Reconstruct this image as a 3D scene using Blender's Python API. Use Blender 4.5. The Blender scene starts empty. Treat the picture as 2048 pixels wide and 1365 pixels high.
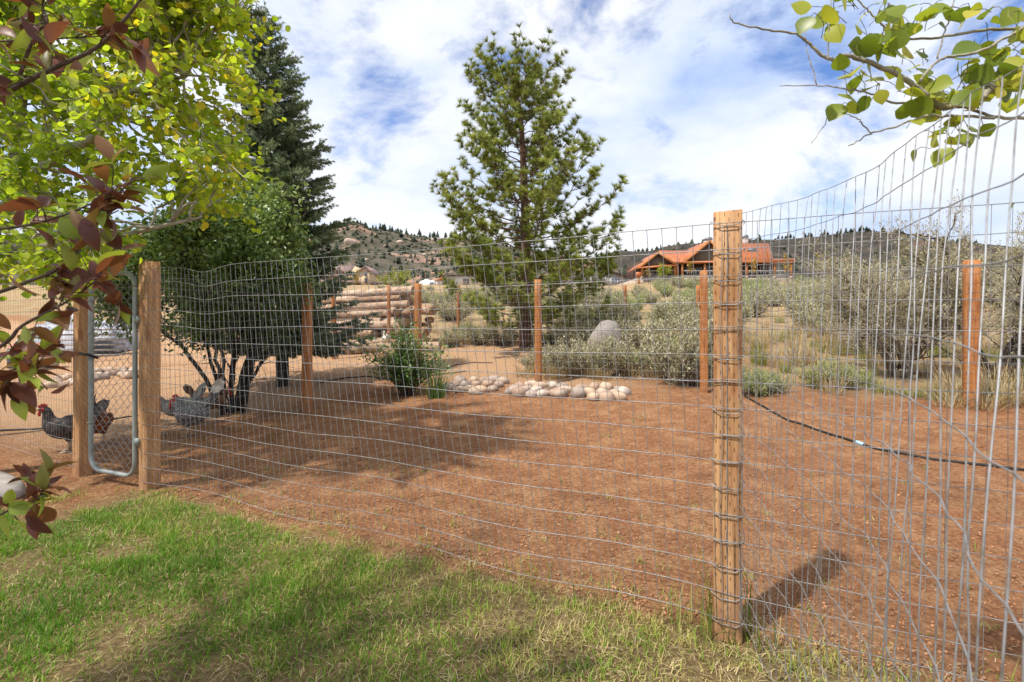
import bpy, math, random
import numpy as np
from mathutils import Vector, Matrix
rnd = random.Random(7)
rng = np.random.default_rng(11)
scene = bpy.context.scene
col = scene.collection

# ------------------------------------------------------------------ camera
H = 1.25            # eye height above the lawn
F = 960.0           # focal length in photograph pixels (2048 wide)
HY = 640.0          # pixel row of eye level
cam_d = bpy.data.cameras.new('camera')
cam_d.sensor_width = 36.0
cam_d.lens = F / 2048 * 36
cam_d.shift_y = -(682.5 - HY) / 2048
cam_d.clip_start = 0.02
cam_d.clip_end = 6000
cam_d.dof.use_dof = True
cam_d.dof.focus_distance = 4.0
cam_d.dof.aperture_fstop = 7.0
cam = bpy.data.objects.new('camera', cam_d)
cam.location = (0, 0, H)
cam.rotation_euler = (math.radians(90), 0, 0)
col.objects.link(cam)
scene.camera = cam

# ------------------------------------------------------------------ light
SUN_EL = math.radians(58)
TRAVEL = Vector((0.81, 0.58, 0)).normalized()      # the way shadows fall
sdir = Vector((TRAVEL.x * math.cos(SUN_EL), TRAVEL.y * math.cos(SUN_EL), -math.sin(SUN_EL)))
sun_d = bpy.data.lights.new('sun', 'SUN')
sun_d.energy = 3.4
sun_d.angle = math.radians(1.6)
sun_d.color = (1.0, 0.94, 0.85)
sun = bpy.data.objects.new('sun', sun_d)
sun.rotation_euler = sdir.to_track_quat('-Z', 'Y').to_euler()
col.objects.link(sun)

world = bpy.data.worlds.new('World')
scene.world = world
world.use_nodes = True


def nodes_of(nt):
    nt.nodes.clear()
    def N(kind, **kw):
        n = nt.nodes.new(kind)
        for k, v in kw.items():
            if k == 'inp':
                for kk, vv in v.items():
                    if isinstance(vv, bpy.types.NodeSocket):
                        nt.links.new(vv, n.inputs[kk])
                    else:
                        n.inputs[kk].default_value = vv
            else:
                setattr(n, k, v)
        return n
    return N


def ramp(n, stops, interp='LINEAR'):
    cr = n.color_ramp
    cr.interpolation = interp
    while len(cr.elements) < len(stops):
        cr.elements.new(0.5)
    for e, (p, c) in zip(cr.elements, stops):
        e.position = p
        e.color = (c, c, c, 1) if isinstance(c, (int, float)) else (*c[:3], 1)
    return n


SKY_A, SKY_B = 3.4, 4.6


def build_sky():
    N = nodes_of(world.node_tree)
    sky = N('ShaderNodeTexSky', sky_type='NISHITA', sun_disc=False, sun_elevation=SUN_EL,
            sun_rotation=math.radians(234), altitude=1800, air_density=1.0, dust_density=0.4, ozone_density=1.5)
    tc = N('ShaderNodeTexCoord')
    p = N('ShaderNodeMapping', inp={'Vector': tc.outputs['Generated'], 'Location': (SKY_A, 1.3, 2.2), 'Scale': (1.0, 1.0, 1.7)})
    n1 = N('ShaderNodeTexNoise', inp={'Vector': p.outputs[0], 'Scale': 3.6, 'Detail': 9.0, 'Roughness': 0.60, 'Distortion': 0.3})
    mask = ramp(N('ShaderNodeValToRGB', inp={0: n1.outputs[0]}), [(0.33, 0.0), (0.40, 0.45), (0.48, 0.92), (0.56, 1.0)])
    p2 = N('ShaderNodeMapping', inp={'Vector': tc.outputs['Generated'], 'Location': (SKY_B, 4.1, 0.7), 'Scale': (1.0, 1.0, 2.2)})
    n2 = N('ShaderNodeTexNoise', inp={'Vector': p2.outputs[0], 'Scale': 1.7, 'Detail': 6.0, 'Roughness': 0.55})
    shade = ramp(N('ShaderNodeValToRGB', inp={0: n2.outputs[0]}),
                 [(0.30, (3.3, 4.3, 6.7)), (0.40, (5.0, 5.7, 7.1)), (0.49, (6.3, 6.6, 7.2)), (0.60, (7.0, 7.1, 7.3))])
    tint = N('ShaderNodeMix', data_type='RGBA', blend_type='MULTIPLY', inp={0: 1.0, 6: sky.outputs[0], 7: (1.0, 1.18, 1.5, 1)})
    mx = N('ShaderNodeMix', data_type='RGBA', inp={0: mask.outputs[0], 6: tint.outputs[2], 7: shade.outputs[0]})
    bg = N('ShaderNodeBackground', inp={'Color': mx.outputs[2], 'Strength': 0.095})
    out = N('ShaderNodeOutputWorld')
    world.node_tree.links.new(bg.outputs[0], out.inputs[0])


build_sky()
vs = scene.view_settings
vs.view_transform = 'Standard'
vs.look = 'None'
vs.exposure = 0.70
vs.gamma = 1.0
vs.use_curve_mapping = False
scene.cycles.use_denoising = True
scene.cycles.max_bounces = 6
scene.cycles.diffuse_bounces = 3
scene.cycles.glossy_bounces = 2
scene.cycles.transmission_bounces = 3
scene.cycles.transparent_max_bounces = 4


# ------------------------------------------------------------------ tools
def P(px, py, d):
    """photograph pixel + forward distance -> world point"""
    return np.array([(px - 1024) / F * d, d, H - (py - HY) / F * d])


def _hash(ix, iy, seed):
    h = (ix.astype(np.int64) * 374761393 + iy.astype(np.int64) * 668265263 + seed * 974634777) & 0x7fffffff
    h = ((h ^ (h >> 13)) * 1274126177) & 0x7fffffff
    return ((h ^ (h >> 16)) & 0xffff) / 65535.0


def vnoise(x, y, seed=0):
    x = np.asarray(x, float); y = np.asarray(y, float)
    ix = np.floor(x); iy = np.floor(y)
    fx = x - ix; fy = y - iy
    fx = fx * fx * (3 - 2 * fx); fy = fy * fy * (3 - 2 * fy)
    a = _hash(ix, iy, seed); b = _hash(ix + 1, iy, seed); c = _hash(ix, iy + 1, seed); d = _hash(ix + 1, iy + 1, seed)
    return (a * (1 - fx) + b * fx) * (1 - fy) + (c * (1 - fx) + d * fx) * fy


def fbm(x, y, seed=0, octv=4, gain=0.5):
    s = 0; amp = 1; tot = 0; f = 1
    for k in range(octv):
        s = s + amp * vnoise(np.asarray(x) * f, np.asarray(y) * f, seed + k * 17)
        tot += amp; amp *= gain; f *= 2.03
    return s / tot


A0 = np.array([0.857, 1.91])                    # foot of the thick corner post
FD = np.array([-0.9093, 0.4161])                # along the front fence, to the gate
FN = np.array([0.4161, 0.9093])                 # away from the lawn


def fence_v(x, y):
    return FN[0] * (np.asarray(x) - A0[0]) + FN[1] * (np.asarray(y) - A0[1])


_tv = np.array([-500, 0.5, 2.5, 5, 9, 15, 25, 40, 58, 65, 76, 88, 98, 108, 122, 138, 170, 300, 600])
_tz = np.array([0, 0, .065, .23, .55, 1.1, 2.0, 3.45, 5.55, 6.6, 7.0, 7.5, 8.3, 9.2, 10.1, 11.0, 12.5, 19, 40])


def ground(x, y):
    x = np.asarray(x, float); y = np.asarray(y, float)
    v = fence_v(x, y)
    w = np.clip((y - 10) / 30, 0, 1); w = w * w * (3 - 2 * w)
    u = v * (1 - w) + (y - 2) * w
    z = np.interp(u, _tv, _tz)
    far = np.clip((y - 6) / 30, 0, 1)
    z = z + (fbm(x * .12, y * .12, 5, 3) - .5) * .6 * far * np.clip((90 - y) / 60, .2, 1)
    dip = np.clip((19 - x) / 8, 0, 1) * np.clip((y - 28) / 25, 0, 1) * np.clip((96 - y) / 22, 0, 1)
    z = z - 1.25 * dip * dip * (3 - 2 * dip)
    near = np.clip((v - .2) / .6, 0, 1)
    z = z + ((fbm(x * 3.1, y * 3.1, 3, 3) - .5) * .05 + (fbm(x * .9, y * .9, 8, 2) - .5) * .05) * near
    return z


def gz(x, y):
    return float(ground(x, y))


_ds = 1.2 * 1.006 ** np.arange(970)


def on_ground(px, py):
    """ground point seen at a pixel"""
    x = (px - 1024) / F * _ds
    z = H - (py - HY) / F * _ds
    hit = np.nonzero(z <= ground(x, _ds))[0]
    i = hit[0] if len(hit) else len(_ds) - 1
    return np.array([x[i], _ds[i], gz(x[i], _ds[i])])


class MB:
    """collects shapes of one part"""
    def __init__(s):
        s.v = []; s.f = {3: [], 4: []}; s.m = {3: [], 4: []}; s.t = []; s.n = 0

    def add(s, V, Fs, tint=0.5, mat=0):
        V = np.asarray(V, float).reshape(-1, 3)
        if isinstance(Fs, np.ndarray):
            groups = [Fs]
        else:
            g = {}
            for f in Fs:
                if len(f) <= 4:
                    g.setdefault(len(f), []).append(f)
                else:
                    for i in range(1, len(f) - 1):
                        g.setdefault(3, []).append((f[0], f[i], f[i + 1]))
            groups = [np.array(x) for x in g.values()]
        for a in groups:
            k = a.shape[1]
            s.f[k].append(a + s.n); s.m[k].append(np.full(len(a), mat))
        s.v.append(V)
        s.t.append(np.broadcast_to(np.asarray(tint, float), (len(V),)) if np.ndim(tint) else np.full(len(V), tint))
        s.n += len(V)
        return s

    def box(s, c, size, rotz=0.0, tint=.5, mat=0, bevel=0.0):
        sx, sy, sz = [q / 2 for q in size]
        pts = np.array([(x, y, z) for z in (-sz, sz) for x, y in ((-sx, -sy), (sx, -sy), (sx, sy), (-sx, sy))])
        if rotz:
            ca, sa = math.cos(rotz), math.sin(rotz)
            pts = np.c_[pts[:, 0] * ca - pts[:, 1] * sa, pts[:, 0] * sa + pts[:, 1] * ca, pts[:, 2]]
        fs = np.array([(3, 2, 1, 0), (4, 5, 6, 7), (0, 1, 5, 4), (1, 2, 6, 5), (2, 3, 7, 6), (3, 0, 4, 7)])
        return s.add(pts + np.asarray(c), fs, tint, mat)

    def beam(s, a, b, w, h, tint=.5, mat=0):
        a = Vector(a); b = Vector(b); d = (b - a); L = d.length; d.normalize()
        up = Vector((0, 0, 1)) if abs(d.z) < .95 else Vector((0, 1, 0))
        x = d.cross(up).normalized(); y = x.cross(d)
        pts = []
        for p in (a, b):
            for i, j in ((-1, -1), (1, -1), (1, 1), (-1, 1)):
                pts.append(p + x * (i * w / 2) + y * (j * h / 2))
        fs = np.array([(0, 1, 2, 3), (7, 6, 5, 4), (0, 4, 5, 1), (1, 5, 6, 2), (2, 6, 7, 3), (3, 7, 4, 0)])
        return s.add(np.array([tuple(p) for p in pts]), fs, tint, mat)

    def tube(s, path, r, sides=6, tint=.5, mat=0, caps=True, ref=None):
        path = np.asarray(path, float); n = len(path)
        r = np.broadcast_to(np.asarray(r, float), (n,))
        T = np.gradient(path, axis=0); T /= (np.linalg.norm(T, axis=1, keepdims=True) + 1e-12)
        ref = np.asarray(ref, float) if ref is not None else np.array([0, 0, 1.0]) if abs(T[:, 2]).mean() < .8 else np.array([1.0, 0, 0])
        X = np.cross(T, ref); X /= (np.linalg.norm(X, axis=1, keepdims=True) + 1e-9)
        Y = np.cross(T, X)
        a = np.linspace(0, 2 * math.pi, sides, endpoint=False)
        V = path[:, None] + (np.cos(a)[None, :, None] * X[:, None] + np.sin(a)[None, :, None] * Y[:, None]) * r[:, None, None]
        i = np.arange(n - 1)[:, None] * sides; j = np.arange(sides)[None]; k = (j + 1) % sides
        fs = np.stack([i + j, i + k, i + sides + k, i + sides + j], -1).reshape(-1, 4)
        t = tint if np.ndim(tint) == 0 else np.repeat(np.asarray(tint), sides)
        base = s.n
        s.add(V.reshape(-1, 3), fs, t, mat)
        if caps and sides > 3:
            for off in (0, (n - 1) * sides):
                fan = np.array([(off, off + q, off + q + 1) for q in range(1, sides - 1)])
                if off == 0: fan = fan[:, ::-1]
                s.f[3].append(fan + base); s.m[3].append(np.full(len(fan), mat))
        return s

    def place(s, tV, tF, pos, dirs, ups, scale, tint=None, mat=0):
        """many copies of a small template: x along dirs, z roughly along ups"""
        pos = np.asarray(pos, float); n = len(pos)
        if n == 0: return s
        X = np.asarray(dirs, float); X = X / (np.linalg.norm(X, axis=1, keepdims=True) + 1e-9)
        U = np.asarray(ups, float)
        Y = np.cross(U, X); Y /= (np.linalg.norm(Y, axis=1, keepdims=True) + 1e-9)
        Z = np.cross(X, Y)
        sc = np.asarray(scale, float)
        if sc.ndim == 1: sc = np.repeat(sc[:, None], 3, 1)
        T = np.asarray(tV)
        V = pos[:, None] + (T[None, :, 0, None] * sc[:, None, 0:1]) * X[:, None] + (T[None, :, 1, None] * sc[:, None, 1:2]) * Y[:, None] + (T[None, :, 2, None] * sc[:, None, 2:3]) * Z[:, None]
        k = len(T); tF = np.asarray(tF)
        Fs = (tF[None] + (np.arange(n) * k)[:, None, None]).reshape(-1, tF.shape[1])
        t = rng.random(n) if tint is None else np.broadcast_to(tint, (n,))
        return s.add(V.reshape(-1, 3), Fs, np.repeat(t, k), mat)

    def mesh(s, name, mats, origin=(0, 0, 0), smooth=False):
        V = np.concatenate(s.v) - np.asarray(origin)
        me = bpy.data.meshes.new(name)
        q4 = np.concatenate(s.f[4]) if s.f[4] else np.zeros((0, 4), int)
        q3 = np.concatenate(s.f[3]) if s.f[3] else np.zeros((0, 3), int)
        mi = np.concatenate((s.m[4] + s.m[3]) or [np.zeros(0)]).astype(np.int32)
        loops = np.concatenate([q4.ravel(), q3.ravel()]).astype(np.int32)
        starts = np.concatenate([np.arange(len(q4)) * 4, len(q4) * 4 + np.arange(len(q3)) * 3]).astype(np.int32)
        me.vertices.add(len(V)); me.vertices.foreach_set('co', V.astype(np.float32).ravel())
        me.loops.add(len(loops)); me.loops.foreach_set('vertex_index', loops)
        me.polygons.add(len(starts)); me.polygons.foreach_set('loop_start', starts)
        me.polygons.foreach_set('material_index', mi)
        if smooth:
            me.polygons.foreach_set('use_smooth', np.ones(len(starts), bool))
        at = me.attributes.new('tint', 'FLOAT', 'POINT')
        at.data.foreach_set('value', np.concatenate(s.t).astype(np.float32))
        for m in (mats if isinstance(mats, (list, tuple)) else [mats]):
            me.materials.append(m)
        me.update(calc_edges=True)
        return me

    def build(s, name, mats, parent=None, origin=None, smooth=False):
        """link as one object; the mesh is stored relative to the parent's (or own) origin"""
        if origin is None:
            origin = tuple(parent.matrix_basis.translation) if parent is not None else (0, 0, 0)
            me = s.mesh(name, mats, origin, smooth)
            o = bpy.data.objects.new(name, me)
        else:
            me = s.mesh(name, mats, origin, smooth)
            o = bpy.data.objects.new(name, me)
            if parent is None: o.location = origin
            else: o.location = np.asarray(origin) - np.asarray(parent.matrix_basis.translation)
        if parent is not None: o.parent = parent
        col.objects.link(o)
        return o


def tag(o, label=None, cat=None, group=None, kind=None):
    if label: o['label'] = label
    if cat: o['category'] = cat
    if group: o['group'] = group
    if kind: o['kind'] = kind
    return o


def thing(name, loc, label, cat, group=None, rotz=0):
    o = bpy.data.objects.new(name, None)
    o.empty_display_size = .1
    o.location = tuple(float(q) for q in loc); o.rotation_euler = (0, 0, rotz)
    col.objects.link(o)
    return tag(o, label, cat, group)


def inst(name, me, parent=None, loc=(0, 0, 0), rotz=0, scale=1.0):
    o = bpy.data.objects.new(name, me)
    o.location = tuple(float(q) for q in loc)
    o.rotation_euler = (0, 0, rotz) if not hasattr(rotz, '__len__') else rotz
    o.scale = (scale,) * 3 if not hasattr(scale, '__len__') else scale
    if parent is not None: o.parent = parent
    col.objects.link(o)
    return o


def copy_tree(o, parent=None):
    c = o.copy(); col.objects.link(c); c.parent = parent
    for ch in o.children:
        copy_tree(ch, c)
    return c


def leaf_template(stations, fold=.12, droop=.15, scale_w=1.0):
    """midrib plus two halves; stations = (x, half width)"""
    V = []; n = len(stations)
    for x, w in stations:
        z = -droop * x * x
        V += [(x, 0, z), (x, w * scale_w, z + fold * w), (x, -w * scale_w, z + fold * w)]
    Fq = []
    for i in range(n - 1):
        a, b = 3 * i, 3 * i + 3
        Fq += [(a, b, b + 1, a + 1), (a + 2, b + 2, b, a)]
    return np.array(V), np.array(Fq)


def curve_pts(pts, n=24):
    """Catmull-Rom through points"""
    p = np.asarray(pts, float)
    p = np.vstack([2 * p[0] - p[1], p, 2 * p[-1] - p[-2]])
    m = len(p) - 3
    out = []
    for t in np.linspace(0, m - 1e-6, n):
        i = int(t); u = t - i
        a, b, c, d = p[i:i + 4]
        out.append(.5 * ((2 * b) + (-a + c) * u + (2 * a - 5 * b + 4 * c - d) * u * u + (-a + 3 * b - 3 * c + d) * u ** 3))
    return np.array(out)


def rdir(n):
    v = rng.normal(size=(n, 3)); return v / np.linalg.norm(v, axis=1, keepdims=True)


# ------------------------------------------------------------------ materials
def new_mat(name):
    m = bpy.data.materials.new(name); m.use_nodes = True
    return m, nodes_of(m.node_tree)


def finish(m, N, bsdf):
    out = N('ShaderNodeOutputMaterial')
    m.node_tree.links.new(bsdf.outputs[0], out.inputs[0])
    return m


def mat_leaf(name, stops, translucent=.35, rough=.5, spec=.3):
    m, N = new_mat(name)
    at = N('ShaderNodeAttribute', attribute_name='tint')
    cr = ramp(N('ShaderNodeValToRGB', inp={0: at.outputs['Fac']}), stops)
    b = N('ShaderNodeBsdfPrincipled', inp={'Base Color': cr.outputs[0], 'Roughness': rough, 'Specular IOR Level': spec})
    if translucent <= 0: return finish(m, N, b)
    br = N('ShaderNodeMix', data_type='RGBA', blend_type='MULTIPLY', inp={0: 1.0, 6: cr.outputs[0], 7: (1.25, 1.3, .7, 1)})
    t = N('ShaderNodeBsdfTranslucent', inp={'Color': br.outputs[2]})
    mx = N('ShaderNodeMixShader', inp={0: translucent, 1: b.outputs[0], 2: t.outputs[0]})
    return finish(m, N, mx)


def mat_noise(name, c1, c2, scale=8.0, rough=.8, detail=6, bump=.0, bump_scale=None, metallic=0, stretch=(1, 1, 1), coord='Object', spec=.3, c3=None):
    m, N = new_mat(name)
    tc = N('ShaderNodeTexCoord')
    mp = N('ShaderNodeMapping', inp={'Vector': tc.outputs[coord], 'Scale': stretch})
    n = N('ShaderNodeTexNoise', inp={'Vector': mp.outputs[0], 'Scale': scale, 'Detail': detail, 'Roughness': .6})
    st = [(.3, c1), (.7, c2)] if c3 is None else [(.3, c1), (.5, c2), (.68, c3)]
    cr = ramp(N('ShaderNodeValToRGB', inp={0: n.outputs[0]}), st)
    b = N('ShaderNodeBsdfPrincipled', inp={'Base Color': cr.outputs[0], 'Roughness': rough, 'Metallic': metallic, 'Specular IOR Level': spec})
    if bump:
        nb = N('ShaderNodeTexNoise', inp={'Vector': mp.outputs[0], 'Scale': bump_scale or scale * 3, 'Detail': 5.0})
        bp = N('ShaderNodeBump', inp={'Strength': bump, 'Distance': .02, 'Height': nb.outputs[0]})
        m.node_tree.links.new(bp.outputs[0], b.inputs['Normal'])
    return finish(m, N, b)


def mat_post(name, c1, c2, knot, dash=True):
    """sawn treated timber: grain, stained knots, rows of incising cuts"""
    m, N = new_mat(name)
    tc = N('ShaderNodeTexCoord')
    obj = tc.outputs['Object']
    mp = N('ShaderNodeMapping', inp={'Vector': obj, 'Scale': (70, 70, 3)})
    g = N('ShaderNodeTexNoise', inp={'Vector': mp.outputs[0], 'Scale': 1.0, 'Detail': 5.0, 'Distortion': .4})
    cr = ramp(N('ShaderNodeValToRGB', inp={0: g.outputs[0]}), [(.3, c1), (.68, c2)])
    mp2 = N('ShaderNodeMapping', inp={'Vector': obj, 'Scale': (14, 14, 5)})
    k = N('ShaderNodeTexNoise', inp={'Vector': mp2.outputs[0], 'Scale': 1.0, 'Detail': 3.0})
    kr = ramp(N('ShaderNodeValToRGB', inp={0: k.outputs[0]}), [(.55, 0.0), (.72, .75)])
    mx = N('ShaderNodeMix', data_type='RGBA', inp={0: kr.outputs[0], 6: cr.outputs[0], 7: (*knot, 1)})
    colr = mx.outputs[2]
    nt = m.node_tree
    if dash:
        sep = N('ShaderNodeSeparateXYZ', inp={0: obj})
        u = N('ShaderNodeMath', operation='ADD', inp={0: sep.outputs[0], 1: sep.outputs[1]})
        u = N('ShaderNodeMath', operation='MULTIPLY', inp={0: u.outputs[0], 1: 1 / .0165})
        fl = N('ShaderNodeMath', operation='FLOOR', inp={0: u.outputs[0]})
        fr = N('ShaderNodeMath', operation='FRACT', inp={0: u.outputs[0]})
        fa = N('ShaderNodeMath', operation='SUBTRACT', inp={0: fr.outputs[0], 1: .5})
        fa = N('ShaderNodeMath', operation='ABSOLUTE', inp={0: fa.outputs[0]})
        ma = N('ShaderNodeMath', operation='LESS_THAN', inp={0: fa.outputs[0], 1: .10})
        off = N('ShaderNodeMath', operation='MULTIPLY', inp={0: fl.outputs[0], 1: .37})
        vv = N('ShaderNodeMath', operation='MULTIPLY_ADD', inp={0: sep.outputs[2], 1: 1 / .058, 2: off.outputs[0]})
        vf = N('ShaderNodeMath', operation='FRACT', inp={0: vv.outputs[0]})
        mb = N('ShaderNodeMath', operation='LESS_THAN', inp={0: vf.outputs[0], 1: .27})
        mk = N('ShaderNodeMath', operation='MULTIPLY', inp={0: ma.outputs[0], 1: mb.outputs[0]})
        mk2 = N('ShaderNodeMath', operation='MULTIPLY', inp={0: mk.outputs[0], 1: .8})
        m2 = N('ShaderNodeMix', data_type='RGBA', inp={0: mk2.outputs[0], 6: colr, 7: (.07, .03, .014, 1)})
        colr = m2.outputs[2]
    mp3 = N('ShaderNodeMapping', inp={'Vector': obj, 'Scale': (120, 120, 1.3)})
    ck = N('ShaderNodeTexNoise', inp={'Vector': mp3.outputs[0], 'Scale': 1.0, 'Detail': 2.0})
    ckr = ramp(N('ShaderNodeValToRGB', inp={0: ck.outputs[0]}), [(.66, 0.0), (.70, .75)])
    c3 = N('ShaderNodeMix', data_type='RGBA', inp={0: ckr.outputs[0], 6: colr, 7: (.06, .03, .016, 1)})
    mp4 = N('ShaderNodeMapping', inp={'Vector': obj, 'Scale': (9, 9, 2.2)})
    gr = N('ShaderNodeTexNoise', inp={'Vector': mp4.outputs[0], 'Scale': 1.0, 'Detail': 5.0})
    grr = ramp(N('ShaderNodeValToRGB', inp={0: gr.outputs[0]}), [(.5, 0.0), (.75, .4)])
    c4 = N('ShaderNodeMix', data_type='RGBA', inp={0: grr.outputs[0], 6: c3.outputs[2], 7: (.34, .26, .19, 1)})
    sz = N('ShaderNodeSeparateXYZ', inp={0: obj})
    so = N('ShaderNodeMath', operation='MULTIPLY_ADD', inp={0: gr.outputs[0], 1: .35, 2: -.06})
    sm = N('ShaderNodeMath', operation='LESS_THAN', inp={0: sz.outputs[2], 1: so.outputs[0]})
    sm2 = N('ShaderNodeMath', operation='MULTIPLY', inp={0: sm.outputs[0], 1: .35})
    c5 = N('ShaderNodeMix', data_type='RGBA', inp={0: sm2.outputs[0], 6: c4.outputs[2], 7: (.26, .13, .07, 1)})
    colr = c5.outputs[2]
    b = N('ShaderNodeBsdfPrincipled', inp={'Base Color': colr, 'Roughness': .75, 'Specular IOR Level': .2})
    bp = N('ShaderNodeBump', inp={'Strength': .35, 'Distance': .004, 'Height': g.outputs[0]})
    nt.links.new(bp.outputs[0], b.inputs['Normal'])
    return finish(m, N, b)


def mat_ground():
    m, N = new_mat('ground')
    nt = m.node_tree
    geo = N('ShaderNodeNewGeometry')
    pos = geo.outputs['Position']
    sep = N('ShaderNodeSeparateXYZ', inp={0: pos})
    def math_(op, a, b=None, c=None):
        d = {0: a}
        if b is not None: d[1] = b
        if c is not None: d[2] = c
        return N('ShaderNodeMath', operation=op, inp=d).outputs[0]
    v = math_('ADD', math_('MULTIPLY', math_('SUBTRACT', sep.outputs[0], A0[0]), FN[0]), math_('MULTIPLY', math_('SUBTRACT', sep.outputs[1], A0[1]), FN[1]))
    u = math_('ADD', math_('MULTIPLY', math_('SUBTRACT', sep.outputs[0], A0[0]), FD[0]), math_('MULTIPLY', math_('SUBTRACT', sep.outputs[1], A0[1]), FD[1]))
    def noise(s, d=6, r=.6):
        return N('ShaderNodeTexNoise', inp={'Vector': pos, 'Scale': s, 'Detail': d, 'Roughness': r}).outputs[0]
    def rmp(x, st): return ramp(N('ShaderNodeValToRGB', inp={0: x}), st).outputs[0]
    def mix(f, a, b): return N('ShaderNodeMix', data_type='RGBA', inp={0: f, 6: a, 7: b}).outputs[2]
    def sstep(x, lo, hi):
        return N('ShaderNodeMapRange', interpolation_type='SMOOTHSTEP', inp={0: x, 1: lo, 2: hi, 3: 0.0, 4: 1.0}).outputs[0]
    n_f = noise(38, 8, .7); n_m = noise(5, 5); n_l = noise(.9, 4)
    dirt = rmp(n_f, [(.28, (.12, .055, .03)), (.5, (.33, .150, .072)), (.72, (.50, .27, .138))])
    dirt2 = rmp(n_f, [(.28, (.20, .10, .057)), (.5, (.43, .225, .110)), (.72, (.59, .355, .188))])
    dirt = mix(sstep(n_m, .42, .66), dirt, dirt2)
    damp = rmp(n_f, [(.3, (.085, .036, .018)), (.7, (.24, .11, .057))])
    dirt = mix(math_('MULTIPLY', sstep(noise(1.7, 5, .62), .52, .68), .45), dirt, damp)
    pale = rmp(n_f, [(.3, (.30, .18, .10)), (.7, (.56, .39, .235))])
    dirt = mix(math_('MULTIPLY', sstep(noise(2.3, 6, .7), .56, .70), .6), dirt, pale)
    path = rmp(n_f, [(.28, (.36, .20, .105)), (.5, (.52, .315, .175)), (.75, (.63, .42, .26))])
    # path band beyond the pen: parallel to the fences
    vn = math_('ADD', v, math_('MULTIPLY', math_('SUBTRACT', n_l, .5), 1.6))
    pathm = math_('MULTIPLY', sstep(vn, 4.2, 5.4), math_('SUBTRACT', 1.0, sstep(vn, 9.0, 10.0)))
    pathm = math_('MULTIPLY', pathm, sstep(u, .5, 2.2))
    left = math_('MULTIPLY', sstep(u, 5.2, 6.2), sstep(v, -.3, .9))
    left = math_('MULTIPLY', left, math_('SUBTRACT', 1.0, sstep(vn, 4.5, 5.4)))
    pathm = math_('MAXIMUM', pathm, left)
    c = mix(pathm, dirt, path)
    # beyond: dry meadow
    mead = rmp(noise(1.6, 7, .65), [(.3, (.26, .13, .065)), (.45, (.36, .235, .125)), (.6, (.40, .31, .17)), (.75, (.27, .28, .12))])
    far = sstep(vn, 9.6, 11.2)
    right = math_('MULTIPLY', sstep(vn, 5.3, 6.2), math_('SUBTRACT', 1.0, sstep(u, -1.5, .8)))
    c = mix(math_('MAXIMUM', far, right), c, mead)
    # lawn side: straw and dark thatch
    thatch = rmp(n_f, [(.3, (.10, .07, .03)), (.5, (.24, .17, .08)), (.72, (.42, .33, .17))])
    lawn = math_('SUBTRACT', 1.0, sstep(math_('ADD', v, math_('MULTIPLY', math_('SUBTRACT', n_m, .5), .5)), -.12, .1))
    bare = math_('MULTIPLY', sstep(u, 3.7, 4.2), sstep(v, -.8, -.45))
    lawn = math_('MULTIPLY', lawn, math_('SUBTRACT', 1.0, bare))
    c = mix(lawn, c, thatch)
    b = N('ShaderNodeBsdfPrincipled', inp={'Base Color': c, 'Roughness': .95, 'Specular IOR Level': .1})
    hh = math_('ADD', n_f, math_('MULTIPLY', noise(110, 3), .5))
    bp = N('ShaderNodeBump', inp={'Strength': 1.0, 'Distance': .035, 'Height': hh})
    nt.links.new(bp.outputs[0], b.inputs['Normal'])
    return finish(m, N, b)


def mat_hill(name, base1, base2, rock, rock2, lo, hi, sc=.02):
    m, N = new_mat(name)
    geo = N('ShaderNodeNewGeometry')
    pos = geo.outputs['Position']
    n1 = N('ShaderNodeTexNoise', inp={'Vector': pos, 'Scale': sc * 4, 'Detail': 9.0, 'Roughness': .72}).outputs[0]
    n2 = N('ShaderNodeTexNoise', inp={'Vector': pos, 'Scale': sc, 'Detail': 10.0, 'Roughness': .7}).outputs[0]
    n3 = N('ShaderNodeTexNoise', inp={'Vector': pos, 'Scale': sc * .5, 'Detail': 6.0}).outputs[0]
    a = ramp(N('ShaderNodeValToRGB', inp={0: n1}), [(.35, base1), (.65, base2)]).outputs[0]
    r = ramp(N('ShaderNodeValToRGB', inp={0: n3}), [(.4, rock), (.6, rock2)]).outputs[0]
    f = ramp(N('ShaderNodeValToRGB', inp={0: n2}), [(lo, 0.0), (hi, 1.0)]).outputs[0]
    mx = N('ShaderNodeMix', data_type='RGBA', inp={0: f, 6: a, 7: r})
    b = N('ShaderNodeBsdfPrincipled', inp={'Base Color': mx.outputs[2], 'Roughness': 1.0, 'Specular IOR Level': .05})
    bp = N('ShaderNodeBump', inp={'Strength': .6, 'Distance': 3.0, 'Height': n1})
    m.node_tree.links.new(bp.outputs[0], b.inputs['Normal'])
    return finish(m, N, b)


M = {}
M['ground'] = mat_ground()
M['post'] = mat_post('post_timber', (.31, .145, .06), (.56, .325, .155), (.27, .09, .03))
M['post_orange'] = mat_post('orange_post_timber', (.33, .115, .03), (.52, .225, .075), (.24, .07, .02))
M['wire'] = mat_noise('galvanised_wire', (.17, .145, .12), (.30, .30, .30), 35, .5, metallic=.5, c3=(.38, .38, .39))
M['pipe'] = mat_noise('galvanised_pipe', (.24, .27, .255), (.38, .41, .39), 25, .5, metallic=.45, stretch=(1, 1, .3))
M['black'] = mat_noise('black_rubber', (.012, .012, .012), (.03, .028, .026), 30, .6)
M['blue_tape'] = mat_noise('blue_clamp', (.25, .45, .6), (.4, .6, .75), 30, .5)
M['bark_pale'] = mat_noise('pale_bark', (.20, .17, .11), (.45, .42, .33), 14, .8, bump=.4, stretch=(1, 1, 3))
M['bark_brown'] = mat_noise('brown_bark', (.05, .03, .022), (.15, .10, .075), 30, .8, bump=.4)
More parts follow.
